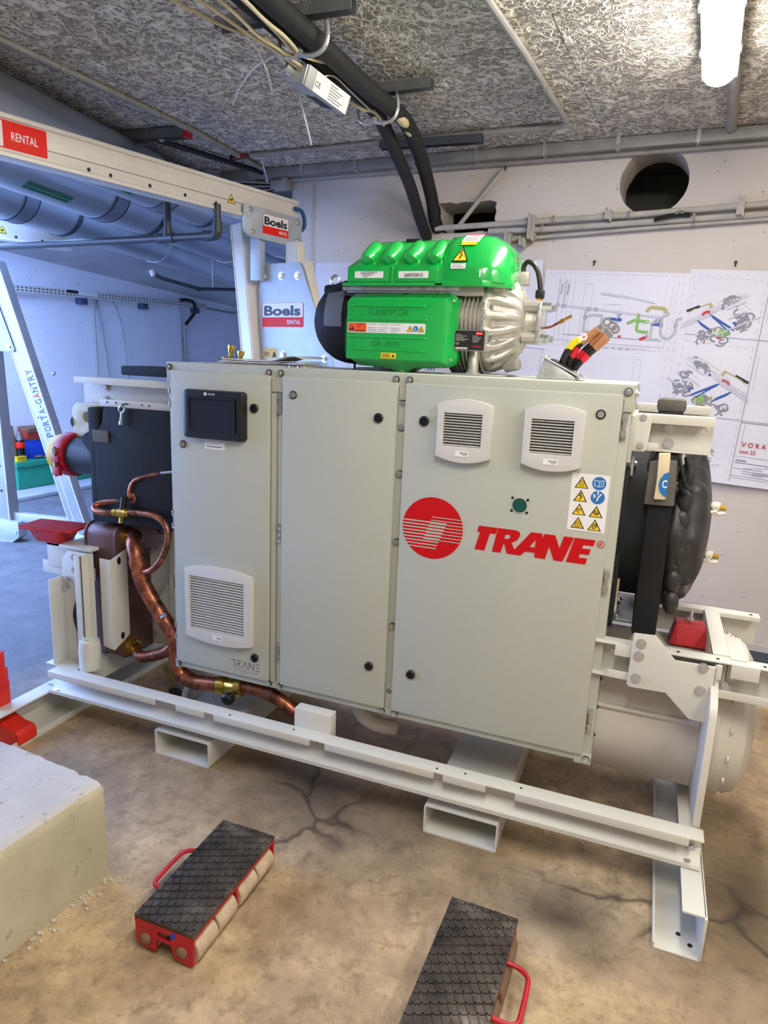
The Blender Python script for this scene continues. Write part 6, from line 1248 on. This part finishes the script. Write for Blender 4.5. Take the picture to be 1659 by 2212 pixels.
# ================================================================ red rubber mounts, jack
t = thing('rubber_mount', 'red rubber mount with ribbed top on the left end of the frame', 'rubber mount', (-.672, .05, .744))
part('body', MB().loft([[V((-.672 + sx * a, .05 + sy * b_, z)) for sx, sy in ((-1, -1), (1, -1), (1, 1), (-1, 1))] for a, b_, z in ((.058, .045, .744), (.085, .065, .800))]), REDR, t, .008)
fx, fy = V((.985, .17, .0)), V((-.17, .985, 0)); fo = V((-.675, .06, .800))
part('top_flange', MB().plate(rrect(-.130, -.075, .130, .075, .01, 3), [circ(0, 0, .03, 16)], O=fo, A=fx, B=fy, N=(0, 0, 1), t=.010), REDR, t, .002)
b = MB()
for k in range(24): x = -.125 + k * .0109; b.bar(fo + V((0, 0, .011)) + fx * x + fy * -.073, fo + V((0, 0, .011)) + fx * x + fy * .073, .004, .004)
part('rib', b, REDR, t, kind='stuff')
t = thing('rubber_mount', 'red rubber mount with a stud on top inside the right end of the frame', 'rubber mount', (1.885, .31, .675))
part('body', MB().loft([[V((1.885 + sx * a, .31 + sy * b_, z)) for sx, sy in ((-1, -1), (1, -1), (1, 1), (-1, 1))] for a, b_, z in ((.062, .05, .672), (.060, .048, .68), (.046, .036, .745))]), REDR, t, .007)
part('stud', MB().cyl((1.885, .31, .745), (1.885, .31, .785), .006, 8).cyl((1.885, .31, .748), (1.885, .31, .758), .012, 6), STEEL, t)
t = thing('toe_jack', 'bright red toe jack at the left picture edge beside the frame foot', 'jack', (-.62, -.30, 0)); JR = mat('jack_red', 'D8281C', .45, 0, .1, 12)
part('column', MB().box((-.70, -.345, .02), (-.625, -.265, .24)).box((-.72, -.35, 0), (-.61, -.26, .05)), JR, t, .008)
part('toe', MB().plate([(-.62, .0), (-.515, .0), (-.50, .02), (-.50, .055), (-.515, .072), (-.56, .075), (-.62, .10)], O=(0, -.35, 0), t=.09), JR, t, .008)
part('head', MB().cyl((-.64, -.30, .23), (-.64, -.30, .37), .024, 12).box((-.665, -.33, .22), (-.617, -.275, .30)), JR, t, .006)

# ================================================================ concrete block
bl = MB(); nx, ny, nz = 30, 24, 8; T = Mx.Translation((.297, -.721, 0)) @ Mx.Rotation(radians(-4.5), 4, 'Z'); LX, LY, LZ = 1.5, 1.2, .312
def blk(i, j, k):
    p = V((-LX + LX * i, -LY + LY * j, LZ * k)); q = p.copy()
    e = noise.noise(p * 12) * .004 + noise.noise(p * 45) * .004
    edge = (i == 1) + (j == 1 or j == 0) + (k == 1)
    if edge >= 2: q -= V((1 if i == 1 else 0, 1 if j == 1 else 0, 1 if k == 1 else 0)) * max(0, (.008 if j < 1 or i == 1 and k == 1 else .003) + e)
    else: q += V((i == 1, j == 1, k == 1)) * noise.noise(p * 25) * .0018
    return T @ q
def face(fn, n, m): bl.add([fn(a / n, b / m) for b in range(m + 1) for a in range(n + 1)], [(b * (n + 1) + a, b * (n + 1) + a + 1, (b + 1) * (n + 1) + a + 1, (b + 1) * (n + 1) + a) for b in range(m) for a in range(n)])
face(lambda a, b: blk(a, b, 1), nx * 2, ny * 2); face(lambda a, b: blk(1, a, b), ny * 2, nz * 2); face(lambda a, b: blk(a, 1, b), nx * 2, nz * 2); face(lambda a, b: blk(0, a, b), 4, 4); face(lambda a, b: blk(a, 0, b), 4, 4)
solo('concrete_block', bl, BLOCK, 'big pale concrete block with a chipped edge at lower left', 'concrete block', ang=30)
b = MB(); random.seed(2)
for k in range(120):
    f = random.random(); p = T @ V((.005 + abs(random.gauss(0, .022)), -LY * f, .0)); rr = random.uniform(.002, .007); b.ball(p + V((0, 0, rr * .3)), rr, 5, 4, (1.3, 1, .6))
solo('mortar_crumbs', b, BLOCK, 'loose crumbs along the foot of the concrete block', 'debris', kind='stuff')

# ================================================================ machine skates
def skate(label, loc, rz, handle, rollm):
    t = thing('machine_skate', label, 'machine skate', loc, rz); kw = dict(local=True); hx_, hy = .094, .208
    part('deck', MB().box((-hx_, -hy, .096), (hx_, hy, .108)), TREAD, t, .002, **kw)
    b = MB(); pz = .108
    for sgn, step, sk in ((1, .030, .45), (-1, .030, 1.9)):
        c = -.8
        while c < .8:
            pts = []
            # line x*sk' + y = c clipped to the deck
            for xx in (-hx_ + .003, hx_ - .003):
                yy = c + sgn * xx * sk; pts.append((xx, yy))
            (xa, ya), (xb, yb) = pts
            def cl(xa, ya, xb, yb):
                t0, t1 = 0, 1; dy = yb - ya
                for lo in (-hy + .003, hy - .003):
                    pass
                ts = sorted(((-hy + .003 - ya) / dy, (hy - .003 - ya) / dy)); t0 = max(0, ts[0]); t1 = min(1, ts[1])
                return (t0, t1) if t1 > t0 else None
            r_ = cl(xa, ya, xb, yb)
            if r_: p = V((xa + (xb - xa) * r_[0], ya + (yb - ya) * r_[0], pz)); q = V((xa + (xb - xa) * r_[1], ya + (yb - ya) * r_[1], pz)); 
            if r_ and (q - p).length > .01: b.bar(p, q, .0042, .0055)
            c += step * (1 if sgn > 0 else 1.5)
    part('tread_pattern', b, TREAD, t, kind='stuff', smooth=False, **kw)
    for s_ in (-1, 1):
        y = s_ * (hy - .004); ep = [(-hx_ + .002, .096), (-hx_ + .002, .03), (-hx_ + .016, .016), (-.028, .012), (-.022, .05), (.022, .05), (.03, .012), (hx_ - .016, .006), (hx_ - .002, .012), (hx_ - .002, .096)]
        ep = [(-x, z) for x, z in ep] if False else ep
        part('end_plate', MB().plate(ep, [[(-.02, .06), (-.02, .078), (.022, .078), (.022, .06)]], O=(0, y - .004, 0), t=.008), RED, t, .0015, **kw)
        for x in (-.058, .058): part('axle_end', MB().lathe([(0, .016), (.004, .016), (.009, .010), (.010, .001)], (x, y + s_ * .004, .045), (0, s_, 0), 14), ROLLB, t, **kw)
    part('mid_plate', MB().box((-hx_ + .003, -.006, .02), (hx_ - .003, .006, .096)), RED, t, .002, **kw)
    part('side_rail', MB().box((-hx_ + .001, -hy, .086), (-hx_ + .006, hy, .097)).box((hx_ - .006, -hy, .086), (hx_ - .001, hy, .097)), RED, t, **kw)
    for x in (-.062, .062):
        for k in range(4):
            y0 = (-.194, -.099, .010, .105)[k]; part('roller', MB().lathe([(0, .036), (.003, .040), (.084, .040), (.087, .036)], (x, y0, .040), (0, 1, 0), 22), rollm, t, **kw)
    part('sticker', MB().plate(circ(.028, .082, .009, 16), O=(0, -hy - .0012, 0), t=.001), BBLUE, t, **kw) if handle < 0 else None
    h = handle; part('handle', MB().tube([(h * .08, .09, .075), (h * .12, .088, .073), (h * .145, .075, .07), (h * .152, .05, .068), (h * .152, -.04, .066), (h * .146, -.062, .066), (h * .125, -.072, .068), (h * .08, -.075, .075)], .0065, 10), RED, t, **kw)
    return t
skate('red machine skate with pale rollers and worn tread top, beside the block', (.648, -.697, 0), radians(.5), -1, ROLL)
skate('red machine skate with brown rollers and worn tread top, lower right', (1.408, -.71, 0), radians(-1), 1, ROLLB)
